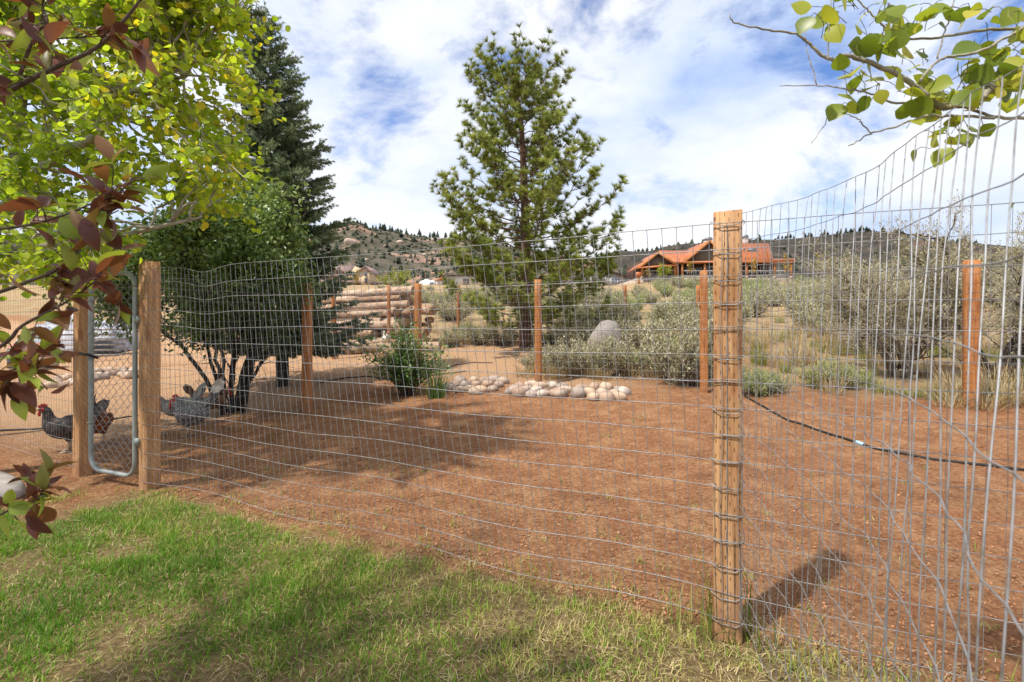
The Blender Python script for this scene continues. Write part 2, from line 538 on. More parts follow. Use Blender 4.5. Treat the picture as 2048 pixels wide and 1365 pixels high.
M['bark_dark'] = mat_noise('dark_bark', (.018, .014, .011), (.06, .045, .035), 30, .9, bump=.4)
M['bark_pine'] = mat_noise('pine_bark', (.06, .035, .025), (.20, .115, .075), 12, .9, bump=.7, stretch=(1, 1, .3))
M['bark_sage'] = mat_noise('sage_bark', (.07, .05, .037), (.24, .185, .135), 20, .9, bump=.4, stretch=(1, 1, .3))
M['twig_pink'] = mat_noise('pale_twig', (.30, .22, .17), (.55, .46, .38), 20, .8)
M['aspen_leaf'] = mat_leaf('aspen_leaf', [(0, (.20, .30, .03)), (.35, (.34, .45, .04)), (.72, (.50, .57, .05)), (.9, (.62, .58, .05)), (1, (.70, .56, .035))], .55, .4)
M['cotton_leaf'] = mat_leaf('cottonwood_leaf', [(0, (.13, .19, .022)), (.5, (.27, .33, .035)), (.85, (.46, .46, .05)), (1, (.58, .50, .07))], .45, .38, .45)
M['cherry_leaf'] = mat_leaf('purple_leaf', [(0, (.10, .035, .028)), (.30, (.20, .065, .040)), (.52, (.27, .13, .05)), (.64, (.22, .20, .05)), (.8, (.27, .35, .045)), (1, (.45, .50, .07))], .4, .42, .5)
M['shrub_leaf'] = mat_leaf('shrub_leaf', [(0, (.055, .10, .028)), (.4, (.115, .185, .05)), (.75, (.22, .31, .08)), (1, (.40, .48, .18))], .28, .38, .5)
M['bush_leaf'] = mat_leaf('bush_leaf', [(0, (.045, .10, .028)), (.6, (.11, .20, .05)), (1, (.25, .35, .11))], .25, .38, .5)
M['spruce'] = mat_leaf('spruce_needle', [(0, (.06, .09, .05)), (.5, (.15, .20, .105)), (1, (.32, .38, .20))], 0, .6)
M['pine'] = mat_leaf('pine_needle', [(0, (.10, .13, .026)), (.5, (.26, .30, .055)), (.85, (.42, .45, .10)), (1, (.50, .36, .09))], .25, .5)
M['sage'] = mat_leaf('sage_leaf', [(0, (.20, .185, .11)), (.5, (.40, .375, .235)), (1, (.58, .55, .39))], .15, .7, .1)
M['sage_green'] = mat_leaf('green_sage_leaf', [(0, (.16, .19, .08)), (.5, (.32, .36, .16)), (1, (.50, .52, .26))], .2, .7, .1)
M['straw'] = mat_leaf('straw', [(0, (.22, .14, .07)), (.5, (.42, .31, .17)), (1, (.62, .52, .34))], .2, .7, .1)
M['grass'] = mat_leaf('lawn_grass', [(0, (.07, .17, .012)), (.4, (.16, .31, .022)), (.62, (.30, .38, .045)), (.8, (.48, .41, .15)), (1, (.62, .49, .26))], .3, .5, .25)
M['weed'] = mat_leaf('weed_grass', [(0, (.10, .15, .02)), (.5, (.22, .25, .05)), (1, (.46, .40, .16))], .3, .6, .2)
M['stone'] = mat_noise('river_stone', (.24, .15, .105), (.42, .30, .225), 5, .75, c3=(.52, .41, .33), bump=.15, bump_scale=60, coord='Object')
def mat_stone():
    m, N = new_mat('river_cobble')
    tc = N('ShaderNodeTexCoord'); oi = N('ShaderNodeObjectInfo')
    off = N('ShaderNodeVectorMath', operation='ADD', inp={0: tc.outputs['Object'], 1: oi.outputs['Location']})
    n = N('ShaderNodeTexNoise', inp={'Vector': off.outputs[0], 'Scale': 9.0, 'Detail': 7.0, 'Roughness': .65})
    a = ramp(N('ShaderNodeValToRGB', inp={0: oi.outputs['Random']}), [(0, (.22, .14, .10)), (.3, (.44, .31, .23)), (.55, (.36, .29, .25)), (.8, (.50, .36, .25)), (1, (.54, .46, .39))])
    b2 = ramp(N('ShaderNodeValToRGB', inp={0: n.outputs[0]}), [(.32, .5), (.5, .95), (.68, 1.15)])
    mx = N('ShaderNodeMix', data_type='RGBA', blend_type='MULTIPLY', inp={0: 1.0, 6: a.outputs[0], 7: b2.outputs[0]})
    b = N('ShaderNodeBsdfPrincipled', inp={'Base Color': mx.outputs[2], 'Roughness': .75, 'Specular IOR Level': .25})
    bp = N('ShaderNodeBump', inp={'Strength': .25, 'Distance': .01, 'Height': n.outputs[0]})
    m.node_tree.links.new(bp.outputs[0], b.inputs['Normal'])
    return finish(m, N, b)


M['stone'] = mat_stone()
M['boulder'] = mat_noise('granite', (.22, .19, .17), (.38, .34, .31), 9, .85, bump=.4, bump_scale=30)
M['redrock'] = mat_noise('red_rock', (.36, .17, .09), (.56, .33, .22), 6, .9, bump=.4, bump_scale=20)
M['log'] = mat_noise('peeled_log', (.16, .085, .05), (.44, .31, .21), 3.5, .8, c3=(.58, .46, .35), bump=.4, bump_scale=20, stretch=(.5, 3, 3))
M['log_dark'] = mat_noise('bark_log', (.10, .055, .035), (.36, .22, .13), 4, .9, bump=.5, bump_scale=20, stretch=(.5, 3, 3), c3=(.55, .42, .30))
M['log_end'] = mat_noise('cut_end', (.22, .11, .05), (.55, .36, .20), 9, .85, bump=.3)
M['clod'] = mat_noise('soil_clod', (.19, .08, .038), (.52, .27, .138), 14, .95, coord='Object')

# ------------------------------------------------------------------ ground and hills
def build_ground():
    def axis(lim_lo, lim_hi, fine):
        pts = [0.0]; s = fine
        while pts[-1] < lim_hi:
            pts.append(pts[-1] + s); s = min(s * 1.035, 14)
        neg = [0.0]; s = fine
        while neg[-1] > lim_lo:
            neg.append(neg[-1] - s); s = min(s * 1.035, 14)
        return np.array(neg[:0:-1] + pts)
    xs = axis(-420, 480, .045)
    ys = axis(-30, 420, .05) + 2.0
    X, Y = np.meshgrid(xs, ys)
    Z = ground(X, Y)
    nx, ny = len(xs), len(ys)
    i = np.arange(ny - 1)[:, None] * nx + np.arange(nx - 1)[None]
    fs = np.stack([i, i + 1, i + nx + 1, i + nx], -1).reshape(-1, 4)
    o = MB().add(np.stack([X, Y, Z], -1).reshape(-1, 3), fs).build('ground', M['ground'], smooth=True)
    tag(o, 'red dirt yard rising to dry meadow beyond the pen', 'ground', kind='structure')


build_ground()


def ridge_hill(name, label, mat, prof, y_ridge, y0, y_back, seed, rough):
    """a hillside whose crest follows the skyline; spread in depth with gullies"""
    px = np.linspace(prof[0][0], prof[-1][0], 260)
    py = np.interp(px, [p[0] for p in prof], [p[1] for p in prof])
    ts = np.concatenate([np.linspace(0, 1, 70), np.linspace(1.03, 1.5, 12)])
    k = (px - 1024) / F
    X = []; 
    for t in ts:
        y = y0 + (y_ridge - y0) * t if t <= 1 else y_ridge + (y_back - y_ridge) * (t - 1) / .5
        zr = H + (HY - py) / F * y_ridge
        zb = np.interp(y0 - 2, _tv, _tz) - 4
        e = t if t <= 1 else max(0.0, 1 - (t - 1) * 1.2)
        s = e * e * (3 - 2 * e) * .45 + e * .55
        x = k * y
        z = zb + (zr - zb) * s
        g = (fbm(x * .012 + seed, y * .006, seed, 5) - .5) * rough * (4 * min(t, 1) * (1 - min(t, 1)) + .12)
        X.append(np.stack([x, np.full_like(x, y), z + g], -1))
    V = np.array(X); ny, nx = V.shape[:2]
    i = np.arange(ny - 1)[:, None] * nx + np.arange(nx - 1)[None]
    fs = np.stack([i, i + 1, i + nx + 1, i + nx], -1).reshape(-1, 4)
    o = MB().add(V.reshape(-1, 3), fs).build(name, mat, smooth=True)
    tag(o, label, 'hill', kind='structure')
    return V


M['hill_a'] = mat_hill('sage_hill', (.045, .045, .030), (.15, .128, .095), (.40, .29, .22), (.34, .19, .14), .53, .62, .02)
M['hill_b'] = mat_hill('cloud_shaded_hill', (.030, .030, .026), (.085, .072, .058), (.17, .085, .055), (.15, .12, .10), .55, .66, .012)  # cloud shadow over the far ridge is put into its dark base colours
HILL_A = ridge_hill('hill', 'grey green sage hill with pale rock outcrops and scattered pines', M['hill_a'],
    [(-700, 500), (0, 470), (420, 462), (560, 470), (640, 459), (680, 456), (707, 449), (735, 461), (790, 467), (860, 477), (950, 481), (1010, 492), (1100, 506), (1200, 524), (1280, 545), (1420, 575)],
    620, 230, 900, 3, 26)
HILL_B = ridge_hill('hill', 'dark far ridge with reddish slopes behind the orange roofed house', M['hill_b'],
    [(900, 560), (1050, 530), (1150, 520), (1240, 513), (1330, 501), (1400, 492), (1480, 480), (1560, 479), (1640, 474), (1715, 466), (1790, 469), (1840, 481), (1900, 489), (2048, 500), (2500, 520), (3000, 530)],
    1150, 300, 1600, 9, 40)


# ------------------------------------------------------------------ posts and wire
def post_mesh(name, w, d, h, mat, seed, dome=0.0):
    r = np.random.default_rng(seed)
    b = MB()
    zs = np.linspace(-.25, h, 9)
    ch = .006
    ring = np.array([(-w / 2 + ch, -d / 2), (w / 2 - ch, -d / 2), (w / 2, -d / 2 + ch), (w / 2, d / 2 - ch), (w / 2 - ch, d / 2), (-w / 2 + ch, d / 2), (-w / 2, d / 2 - ch), (-w / 2, -d / 2 + ch)])
    V = []
    lean = r.normal(0, .003, 2)
    for z in zs:
        j = r.normal(0, .0009, (8, 2))
        q = ring + j + lean * z
        V += [(x, y, z + (r.normal(0, .003) if z == zs[-1] else 0)) for x, y in q]
    nz = len(zs); fs = []
    for i in range(nz - 1):
        for j in range(8):
            k = (j + 1) % 8
            fs.append((i * 8 + j, i * 8 + k, i * 8 + 8 + k, i * 8 + 8 + j))
    top = (nz - 1) * 8
    V.append((lean[0] * h, lean[1] * h, h + dome))
    for j in range(8):
        fs.append((top + j, top + (j + 1) % 8, len(V) - 1))
    b.add(np.array(V), fs)
    return b.mesh(name, mat)


FANG = math.atan2(-.4161, .9093)       # rotation of the front fence line
def along(s, v=0.0):
    """point of the yard: s metres from the thick post toward the gate, v metres away from the lawn"""
    p = A0 + FD * s + FN * v
    return p


A = along(0)
B = np.array([(300 - 1024) / F * 3.57, 3.57])
C = np.array([(166 - 1024) / F * 3.87, 3.87])
D = np.array([(614 - 1024) / F * 6.25, 6.25])
E = np.array([(1077 - 1024) / F * 7.62, 7.62])
G = np.array([(1408 - 1024) / F * 6.6, 6.6])
Fp = np.array([(1942 - 1024) / F * 5.5, 5.5])
Hp = np.array([(836 - 1024) / F * 8.55, 8.55])
PH = 1.674


def add_post(parent, xy, mat, h=PH, w=.1, d=.1, rot=FANG, seed=0, dome=0.0, name='post'):
    base = np.array(parent.matrix_basis.translation)
    z = gz(xy[0], xy[1])
    me = post_mesh(name, w, d, h, mat, seed, dome)
    o = inst(name, me, parent, np.array([xy[0], xy[1], z]) - base, rot)
    return o


def wire_net(p0, p1, rows=16, z_low=.085, dz=.1027, dx=.0508, shear=None, dip=None, seed=0, r=.0017, zoff=None, offset=-.056, wav=.004):
    """welded wire between two posts; follows the ground"""
    b = MB()
    rg = np.random.default_rng(seed)
    p0 = np.asarray(p0, float); p1 = np.asarray(p1, float)
    L = np.linalg.norm(p1 - p0); n = max(3, int(round(L / dx)) + 1)
    t = np.linspace(0, 1, n)
    dirv = (p1 - p0) / L
    nrm = np.array([-dirv[1], dirv[0]])
    if np.dot(nrm, FN) < 0: nrm = -nrm
    g0 = gz(*p0); g1 = gz(*p1)
    gnd = g0 + (g1 - g0) * t
    mid = ground(p0[0] + dirv[0] * L * t, p0[1] + dirv[1] * L * t)
    gnd = np.maximum(gnd, mid - .04)
    jit = np.cumsum(rg.normal(0, .0015, n)); jit -= np.linspace(jit[0], jit[-1], n)
    pts = np.zeros((rows, n, 3))
    for k in range(rows):
        z = z_low + dz * k
        sh = (shear(t) if shear is not None else np.zeros(n)) * (z - .8)
        w = (np.interp(t * 7, np.arange(8), rg.normal(0, wav, 8))) * np.sin(np.pi * np.clip(t, 0, 1)) ** .3
        zz = gnd + z + w
        if dip is not None: zz = zz + dip(t, k / (rows - 1))
        s = L * t + sh + rg.normal(0, .0012, n)
        out = offset + jit + rg.normal(0, .0009, n)
        pts[k, :, 0] = p0[0] + dirv[0] * s + nrm[0] * out
        pts[k, :, 1] = p0[1] + dirv[1] * s + nrm[1] * out
        pts[k, :, 2] = zz
    for k in range(rows):
        b.tube(pts[k], r * 1.25, 4, caps=False)
    for i in range(n):
        b.tube(pts[:, i] + np.array([nrm[0], nrm[1], 0]) * r * 1.6, r, 4, caps=False)
    return b, pts


def build_front_fence():
    base = (A[0], A[1], 0)
    th = thing('wire_fence', base, 'welded wire fence with a thick pale timber post along the lawn', 'fence')
    pa = add_post(th, A, M['post'], seed=1, w=.104, d=.104)
    pb = add_post(th, B, M['post'], seed=2, h=1.68, rot=FANG + .03)
    sh = lambda t: .17 * np.sin(np.pi * np.clip(t, 0, 1) ** .8) ** 1.0
    def dip(t, k):
        s1 = -.045 * np.exp(-((t - .80) / .05) ** 2) * k ** 3
        s2 = -.02 * np.sin(np.pi * t) * k
        s3 = .02 * np.sin(t * 17) * (1 - k) ** 3
        return s1 + s2 + s3
    nb, pts = wire_net(A, B, shear=sh, dip=dip, seed=3, r=.0013)
    nb.build('wire_mesh', M['wire'], th)
    endp = along(-3.1)
    nb2, _ = wire_net(A, endp, seed=4, r=.0012, shear=lambda t: .02 * np.sin(np.pi * t), wav=.003)
    nb2.build('wire_mesh', M['wire'], th)
    add_post(th, endp, M['post'], seed=9)
    # wire wraps and staples round the thick post
    for k in range(16):
        z = .088 + .1027 * k
        ca, sa = math.cos(FANG), math.sin(FANG)
        loc = [(-.062, -.03), (-.058, -.058), (-.025, -.0585), (0.0, -.058), (.03, -.0583), (.0565, -.057), (.061, -.02), (.06, .05)]
        z += rnd.uniform(-.006, .006); sag = rnd.uniform(-.022, .010)
        pth = []
        for j, (x, y) in enumerate(loc):
            pth.append((A[0] + x * ca - y * sa, A[1] + x * sa + y * ca, z + (sag if 2 <= j <= 4 else 0) + rnd.uniform(-.002, .002)))
        MB().tube(pth, .0017, 5).build('wire_tie', M['wire'], th)
    for u in (-.022, .041):
        ca, sa = math.cos(FANG), math.sin(FANG)
        pth = []
        for z in np.linspace(.05, 1.62, 40):
            x = u + .004 * math.sin(z * 9) ; y = -.0605 + .002 * math.sin(z * 30)
            pth.append((A[0] + x * ca - y * sa, A[1] + x * sa + y * ca, z))
        MB().tube(pth, .0015, 5).build('tie_wire', M['wire'], th)
    return th


build_front_fence()


def build_loose_net():
    """a floppy length of the same wire, hanging from the thick post and bowing toward the lawn"""
    rows = 16
    # columns: horizontal pixel, rows' vertical pixels, forward distance top/bottom, read off the photograph
    def colm(px_top, px_bot, ys_top, d_top, d_bot):
        out = []
        z = None
        for k in range(rows):
            f = k / (rows - 1)
            e = min(1.0, f * 1.9); e = e * (2 - e)
            d = d_top + (d_bot - d_top) * e
            px = px_top + (px_bot - px_top) * f ** .8
            if z is None:
                p = P(px, ys_top, d); z = p[2]
            else:
                z -= .1022
            out.append(np.array([(px - 1024) / F * d, d, z]))
        return np.array(out)
    c0 = colm(1480, 1474, 428, 1.86, 1.86)
    c1 = colm(1600, 1570, 398, 1.52, 1.42)
    c2 = colm(1715, 1672, 352, 1.25, 1.07)
    c2b = colm(1770, 1712, 322, 1.15, .95)
    c3 = colm(1900, 1800, 222, .88, .66)
    c4 = colm(2048, 1890, 130, .70, .43)
    c5 = colm(2400, 1990, -60, .53, .27)
    K = np.stack([c0, c1, c2, c2b, c3, c4, c5])        # knots x rows x 3
    u = np.linspace(0, 1, 400)
    b = MB()
    rg = np.random.default_rng(5)
    fine = np.stack([curve_pts(K[:, k], 400) for k in range(rows)])     # rows x 400 x 3
    seg = np.linalg.norm(np.diff(fine[5], axis=0), axis=1)
    cum = np.concatenate([[0], np.cumsum(seg)])
    n = int(cum[-1] / .0508) + 1
    idx = [int(np.searchsorted(cum, min(.0508 * i, cum[-1] - 1e-6))) for i in range(n)]
    pts = fine[:, idx]
    t = np.arange(n)
    wave = .004 * np.sin(t[None] * .9 + np.arange(rows)[:, None] * .45) + .003 * np.sin(t[None] * 2.3 - np.arange(rows)[:, None] * .8) + rg.normal(0, .0016, (rows, n))
    pts[:, :, 0] += wave * np.clip(t / 5, 0, 1)
    pts[:, :, 2] += rg.normal(0, .001, (rows, n))
    pts[:, :, 2] = np.maximum(pts[:, :, 2], .01)
    for k in range(rows):
        b.tube(curve_pts(pts[k], n * 2), .00105, 5, caps=False)
    for i in range(n):
        b.tube(curve_pts(pts[:, i], rows * 2), .00105, 5, caps=False)
    o = b.build('loose_wire_panel', M['wire'])
    tag(o, 'loose sagging welded wire hanging from the thick post and bowing over the lawn', 'wire panel')


build_loose_net()


def build_other_fences():
    # side fence from the gate corner post back to the far corner of the pen
    th = thing('wire_fence', (C[0], C[1], 0), 'wire side fence with leaning square post running back from the gate', 'fence')
    add_post(th, C, M['post'], seed=11, h=1.66)
    add_post(th, D, M['post_orange'], seed=12, rot=FANG + .35)
    add_post(th, Hp, M['post_orange'], seed=13)
    wire_net(C, D, seed=21, r=.0011, offset=.055)[0].build('wire_mesh', M['wire'], th)
    wire_net(D, Hp, seed=22, r=.0011, offset=.055)[0].build('wire_mesh', M['wire'], th)
    # left run beyond the gate post
    Lp = np.array([-5.75, 5.05])
    th2 = thing('wire_fence', (Lp[0], Lp[1], 0), 'wire fence without visible posts running on from the gate post past the dark hen', 'fence')
    wire_net(C, Lp, seed=23, r=.0011)[0].build('wire_mesh', M['wire'], th2)
    add_post(th2, Lp, M['post'], seed=14)
    # rear fence of the pen
    th3 = thing('wire_fence', (E[0], E[1], gz(*E)), 'wire fence with orange square posts along the sagebrush at the back of the pen', 'fence')
    add_post(th3, E, M['post_orange'], seed=15, w=.092, d=.092)
    add_post(th3, G, M['post_orange'], seed=16, w=.10, d=.05, dome=.02)
    add_post(th3, Fp, M['post_orange'], seed=17, w=.13)
    R2 = Fp + (Fp - G)
    add_post(th3, R2, M['post_orange'], seed=18)
    for i, (a, c) in enumerate(((Hp, E), (E, G), (G, Fp), (Fp, R2))):
        wire_net(a, c, seed=30 + i, r=.0010)[0].build('wire_mesh', M['wire'], th3)
    # far paddock fence
    far = [(668, 11.2), (778, 12.6), (917, 14.2), (1250, 15.5), (1396, 14.0)]
    pts = [np.array([(px - 1024) / F * d, d]) for px, d in far]
    th4 = thing('paddock_fence', (pts[0][0], pts[0][1], gz(*pts[0])), 'thin orange fence posts standing far off in front of the log pile and meadow', 'fence')
    for i, ((px, d), p) in enumerate(zip(far, pts)):
        top = H - (571 - HY) / F * d
        add_post(th4, p, M['post_orange'], seed=40 + i, w=.085, d=.085, h=max(1.2, top - gz(*p)), rot=.2 * i)
    for i in range(3):
        wire_net(pts[i], pts[i + 1], rows=12, dx=.15, dz=.12, seed=50 + i, r=.0013)[0].build('wire_mesh', M['wire'], th4)


build_other_fences()


def build_gate():
    # between the two posts; chain link on a round-cornered pipe frame
    a = B + (C - B) / np.linalg.norm(C - B) * .085
    c = B + (C - B) / np.linalg.norm(C - B) * (np.linalg.norm(C - B) - .205)
    a = a - FN * .05; c = c - FN * .05
    d = (c - a); L = np.linalg.norm(d); d /= L
    nrm = np.array([-d[1], d[0]])
    th = thing('chain_link_gate', (a[0], a[1], 0), 'grey chain link gate with round cornered pipe frame beside the hens', 'gate')
    def W(s, z, o=0.0):
        q = a + d * s + nrm * o
        return (q[0], q[1], z)
    z0, z1, R = .085, 1.60, .11
    path = []
    def arc(cs, cz, a0, a1):
        for q in np.linspace(a0, a1, 7):
            path.append(W(cs + R * math.cos(q), cz + R * math.sin(q)))
    arc(R, z0 + R, -math.pi / 2 - .001, -math.pi)          # lower corner at hinge
    path = path[::-1]
    path2 = []
    # loop: hinge side up, top, latch side down, bottom
    path = []
    arc(R, z1 - R, math.pi, math.pi / 2)
    arc(L - R, z1 - R, math.pi / 2, 0)
    mid = [W(L, z) for z in np.linspace(z1 - R - .05, z0 + R + .05, 8)]
    path += mid
    arc(L - R, z0 + R, 0, -math.pi / 2)
    arc(R, z0 + R, -math.pi / 2, -math.pi)
    path += [W(0, z) for z in np.linspace(z0 + R + .05, z1 - R - .02, 8)] + [path[0]]
    MB().tube(path, .0165, 10, ref=(nrm[0], nrm[1], 0)).build('frame', M['pipe'], th, smooth=True)
    # chain link: zigzag wires
    b = MB()
    pitch = .042; hh = .036
    ncol = int((L - .01) / pitch) + 1
    nz = int((z1 - z0 - .01) / hh)
    for i in range(ncol):
        pth = []
        for k in range(nz + 1):
            z = z0 + .005 + k * hh
            odd = (k % 2) ^ (i % 2)
            s = min(L - .004, .006 + (i + (1 if odd else 0)) * pitch)
            o = .004 if odd else -.004
            if pth: 
                q = pth[-1]
                pth.append(((q[0] + W(s, z, o)[0]) / 2, (q[1] + W(s, z, o)[1]) / 2, z - hh * .5))
            pth.append(W(s, z, o))
        b.tube(pth, .0017, 4, caps=False)
    b.build('chain_link', M['wire'], th)
    for z in (.45, .95, 1.15, 1.4):
        ring = [W(L + .021 * math.cos(q), z, .021 * math.sin(q)) for q in np.linspace(0, 2 * math.pi, 13)]
        MB().tube(ring, .006, 5).build('band_clamp', M['pipe'], th)
    for z in (.35, 1.25):
        MB().box((*W(-.03, z)[:2], z), (.05, .03, .05), FANG).build('hinge', M['pipe'], th)
    # knuckled wire ends above the top rail
    for i in range(7):
        s = L * .18 + i * .085
        if s > L: break
        MB().tube([W(s, z1 + .005), W(s + .012, z1 + .035), W(s + .028, z1 + .055), W(s + .034, z1 + .03)], .006, 5).build('wire_end', M['pipe'], th)
    # black strap that ties the gate to its post
    ca = C - d * 0.0
    strap = [(*(C + d * .062 - nrm * 0 + FN * -.058), .98), (*(C - d * .055 + FN * -.062), .985), (*(a + d * (L + .03) + FN * -.03), .98), (*(a + d * (L - .03) + FN * -.03), .978), (*(a + d * (L - .05) + FN * .02), .95)]
    MB().tube(curve_pts(strap, 14), .011, 6).build('strap', M['black'], th)


build_gate()

# ------------------------------------------------------------------ trees and shrubs
ROUND_LEAF = leaf_template([(0, .02), (.12, .30), (.42, .50), (.75, .36), (1.0, .0)], .15, .12)
OVAL_LEAF = leaf_template([(0, .01), (.35, .24), (.7, .2), (1.0, .0)], .25, .25)
LONG_LEAF = leaf_template([(0, .01), (.1, .10), (.25, .19), (.45, .235), (.65, .20), (.82, .12), (.93, .05), (1.0, .0)], .35, .35)
BIG_ROUND = leaf_template([(0, .01), (.06, .16), (.2, .38), (.4, .47), (.6, .43), (.78, .28), (.92, .1), (1.0, .0)], .18, .16)


def bough(p0, p1, lift=.1, wob=.05, n=12):
    """a crooked branch from p0 to p1"""
    p0 = np.asarray(p0, float); p1 = np.asarray(p1, float)
    t = np.linspace(0, 1, n)[:, None]
    L = np.linalg.norm(p1 - p0)
    pts = p0 + (p1 - p0) * t
    pts[:, 2] += lift * L * np.sin(np.pi * t[:, 0])
    w = np.cumsum(rng.normal(0, wob * L / math.sqrt(n) , (n, 3)), axis=0)
    w -= w[0] + (w[-1] - w[0]) * t
    return pts + w


def dist_cam_ok(p, lim):
    return np.linalg.norm(p - np.array([0, 0, H]), axis=1) > lim


def build_aspen():
    base = np.array([-4.45, 3.75, 0])
    th = thing('aspen_tree', base, 'aspen tree with yellow green round leaves hanging over the gate', 'tree')
    wood = MB(); leaf = MB()
    trunk = curve_pts([base + (0, 0, -.1), base + (.02, .02, 1.0), base + (.10, .06, 2.1), base + (.30, .05, 3.2), base + (.35, .1, 4.6), base + (.4, .1, 5.6)], 30)
    wood.tube(trunk, np.linspace(.085, .02, 30), 9)
    limbs = [curve_pts([base + (.02, .0, 1.25), base + (.35, -.1, 1.6), base + (.75, -.2, 1.75), base + (1.3, -.25, 1.95)], 14),
             curve_pts([P(-30, 560, 3.6), P(60, 520, 3.5), P(130, 505, 3.4), P(250, 470, 3.4), P(380, 440, 3.5)], 14),
             curve_pts([P(-20, 400, 3.9), P(110, 320, 3.6), P(205, 258, 3.4), P(225, 195, 3.4), P(272, 120, 3.4), P(300, 40, 3.4)], 20),
             curve_pts([P(215, 210, 3.4), P(250, 185, 3.35), P(290, 180, 3.3), P(330, 150, 3.3), P(385, 120, 3.4)], 12),
             curve_pts([P(30, 330, 4.0), P(45, 200, 4.1), P(70, 60, 4.1), P(90, -60, 4.2)], 14)]
    for l, r in zip(limbs, (.04, .035, .034, .022, .04)):
        wood.tube(l, np.linspace(r, r * .35, len(l)), 8)
    starts = [trunk[8:26]] + [l[2:] for l in limbs]
    pool = np.concatenate(starts)
    pos = []; dirs = []; tn = []
    tips = []
    while len(tips) < 300:
        px, py = rnd.uniform(-220, 545), rnd.uniform(-260, 575)
        # outline of the crown as it hangs in the picture
        edge = np.interp(py, [-260, -40, 60, 200, 330, 400, 470, 560], [520, 515, 512, 530, 525, 470, 330, 190])
        if px > edge: continue
        if py > 400 and px > 260 and rnd.random() < .6: continue
        d = rnd.uniform(2.9, 4.9)
        tips.append(P(px, py, d))
    for tip in tips:
        dd = np.linalg.norm(pool - tip, axis=1)
        cand = np.argsort(dd)[:10]
        s = pool[rnd.choice(list(cand))]
        br = bough(s, tip, .08, .10, 12)
        wood.tube(br, np.linspace(.011, .003, 12), 5)
        L = np.linalg.norm(tip - s)
        nt = int(7 + L * 10)
        for _ in range(nt):
            f = rnd.uniform(.25, 1) ** .7
            i = min(10, int(f * 11))
            o = br[i]
            v = (br[min(i + 1, 11)] - br[i]); v /= np.linalg.norm(v) + 1e-9
            tv = v * .6 + rng.normal(0, .55, 3) + (0, 0, .15)
            tv /= np.linalg.norm(tv)
            tl = rnd.uniform(.10, .30)
            tw = bough(o, o + tv * tl, .05, .08, 5)
            wood.tube(tw, np.linspace(.0035, .0015, 5), 3, caps=False)
            nl = rnd.randint(5, 9)
            tone = rnd.uniform(.1, .75)
            for q in range(nl):
                pp = tw[min(4, int((q + .6) / nl * 5))] + rng.normal(0, .025, 3)
                pos.append(pp); dv = tv * .4 + rng.normal(0, .6, 3) + (0, 0, -.35); dirs.append(dv)
                yel = .22 if pp[0] > -2.6 else 0.0
                tn.append(min(1, max(0, tone + rnd.uniform(-.25, .25) + (yel if rnd.random() < .7 else 0))))
    pos = np.array(pos); dirs = np.array(dirs); tn = np.array(tn)
    ok = dist_cam_ok(pos, 2.3)
    pos, dirs, tn = pos[ok], dirs[ok], tn[ok]
    n = len(pos)
    ups = rng.normal(0, .5, (n, 3)) + (0, 0, .7)
    leaf.place(*ROUND_LEAF, pos, dirs, ups, rng.uniform(.036, .058, n), tn)
    wood.build('trunk', M['bark_pale'], th, smooth=True)
    leaf.build('crown', M['aspen_leaf'], th)
    print('aspen leaves', n)


build_aspen()


def px_path(pts, d, n=None):
    q = []
    for i, p in enumerate(pts):
        dd = p[2] if len(p) > 2 else d
        q.append(P(p[0], p[1], dd))
    return curve_pts(q, n or max(8, len(pts) * 5))


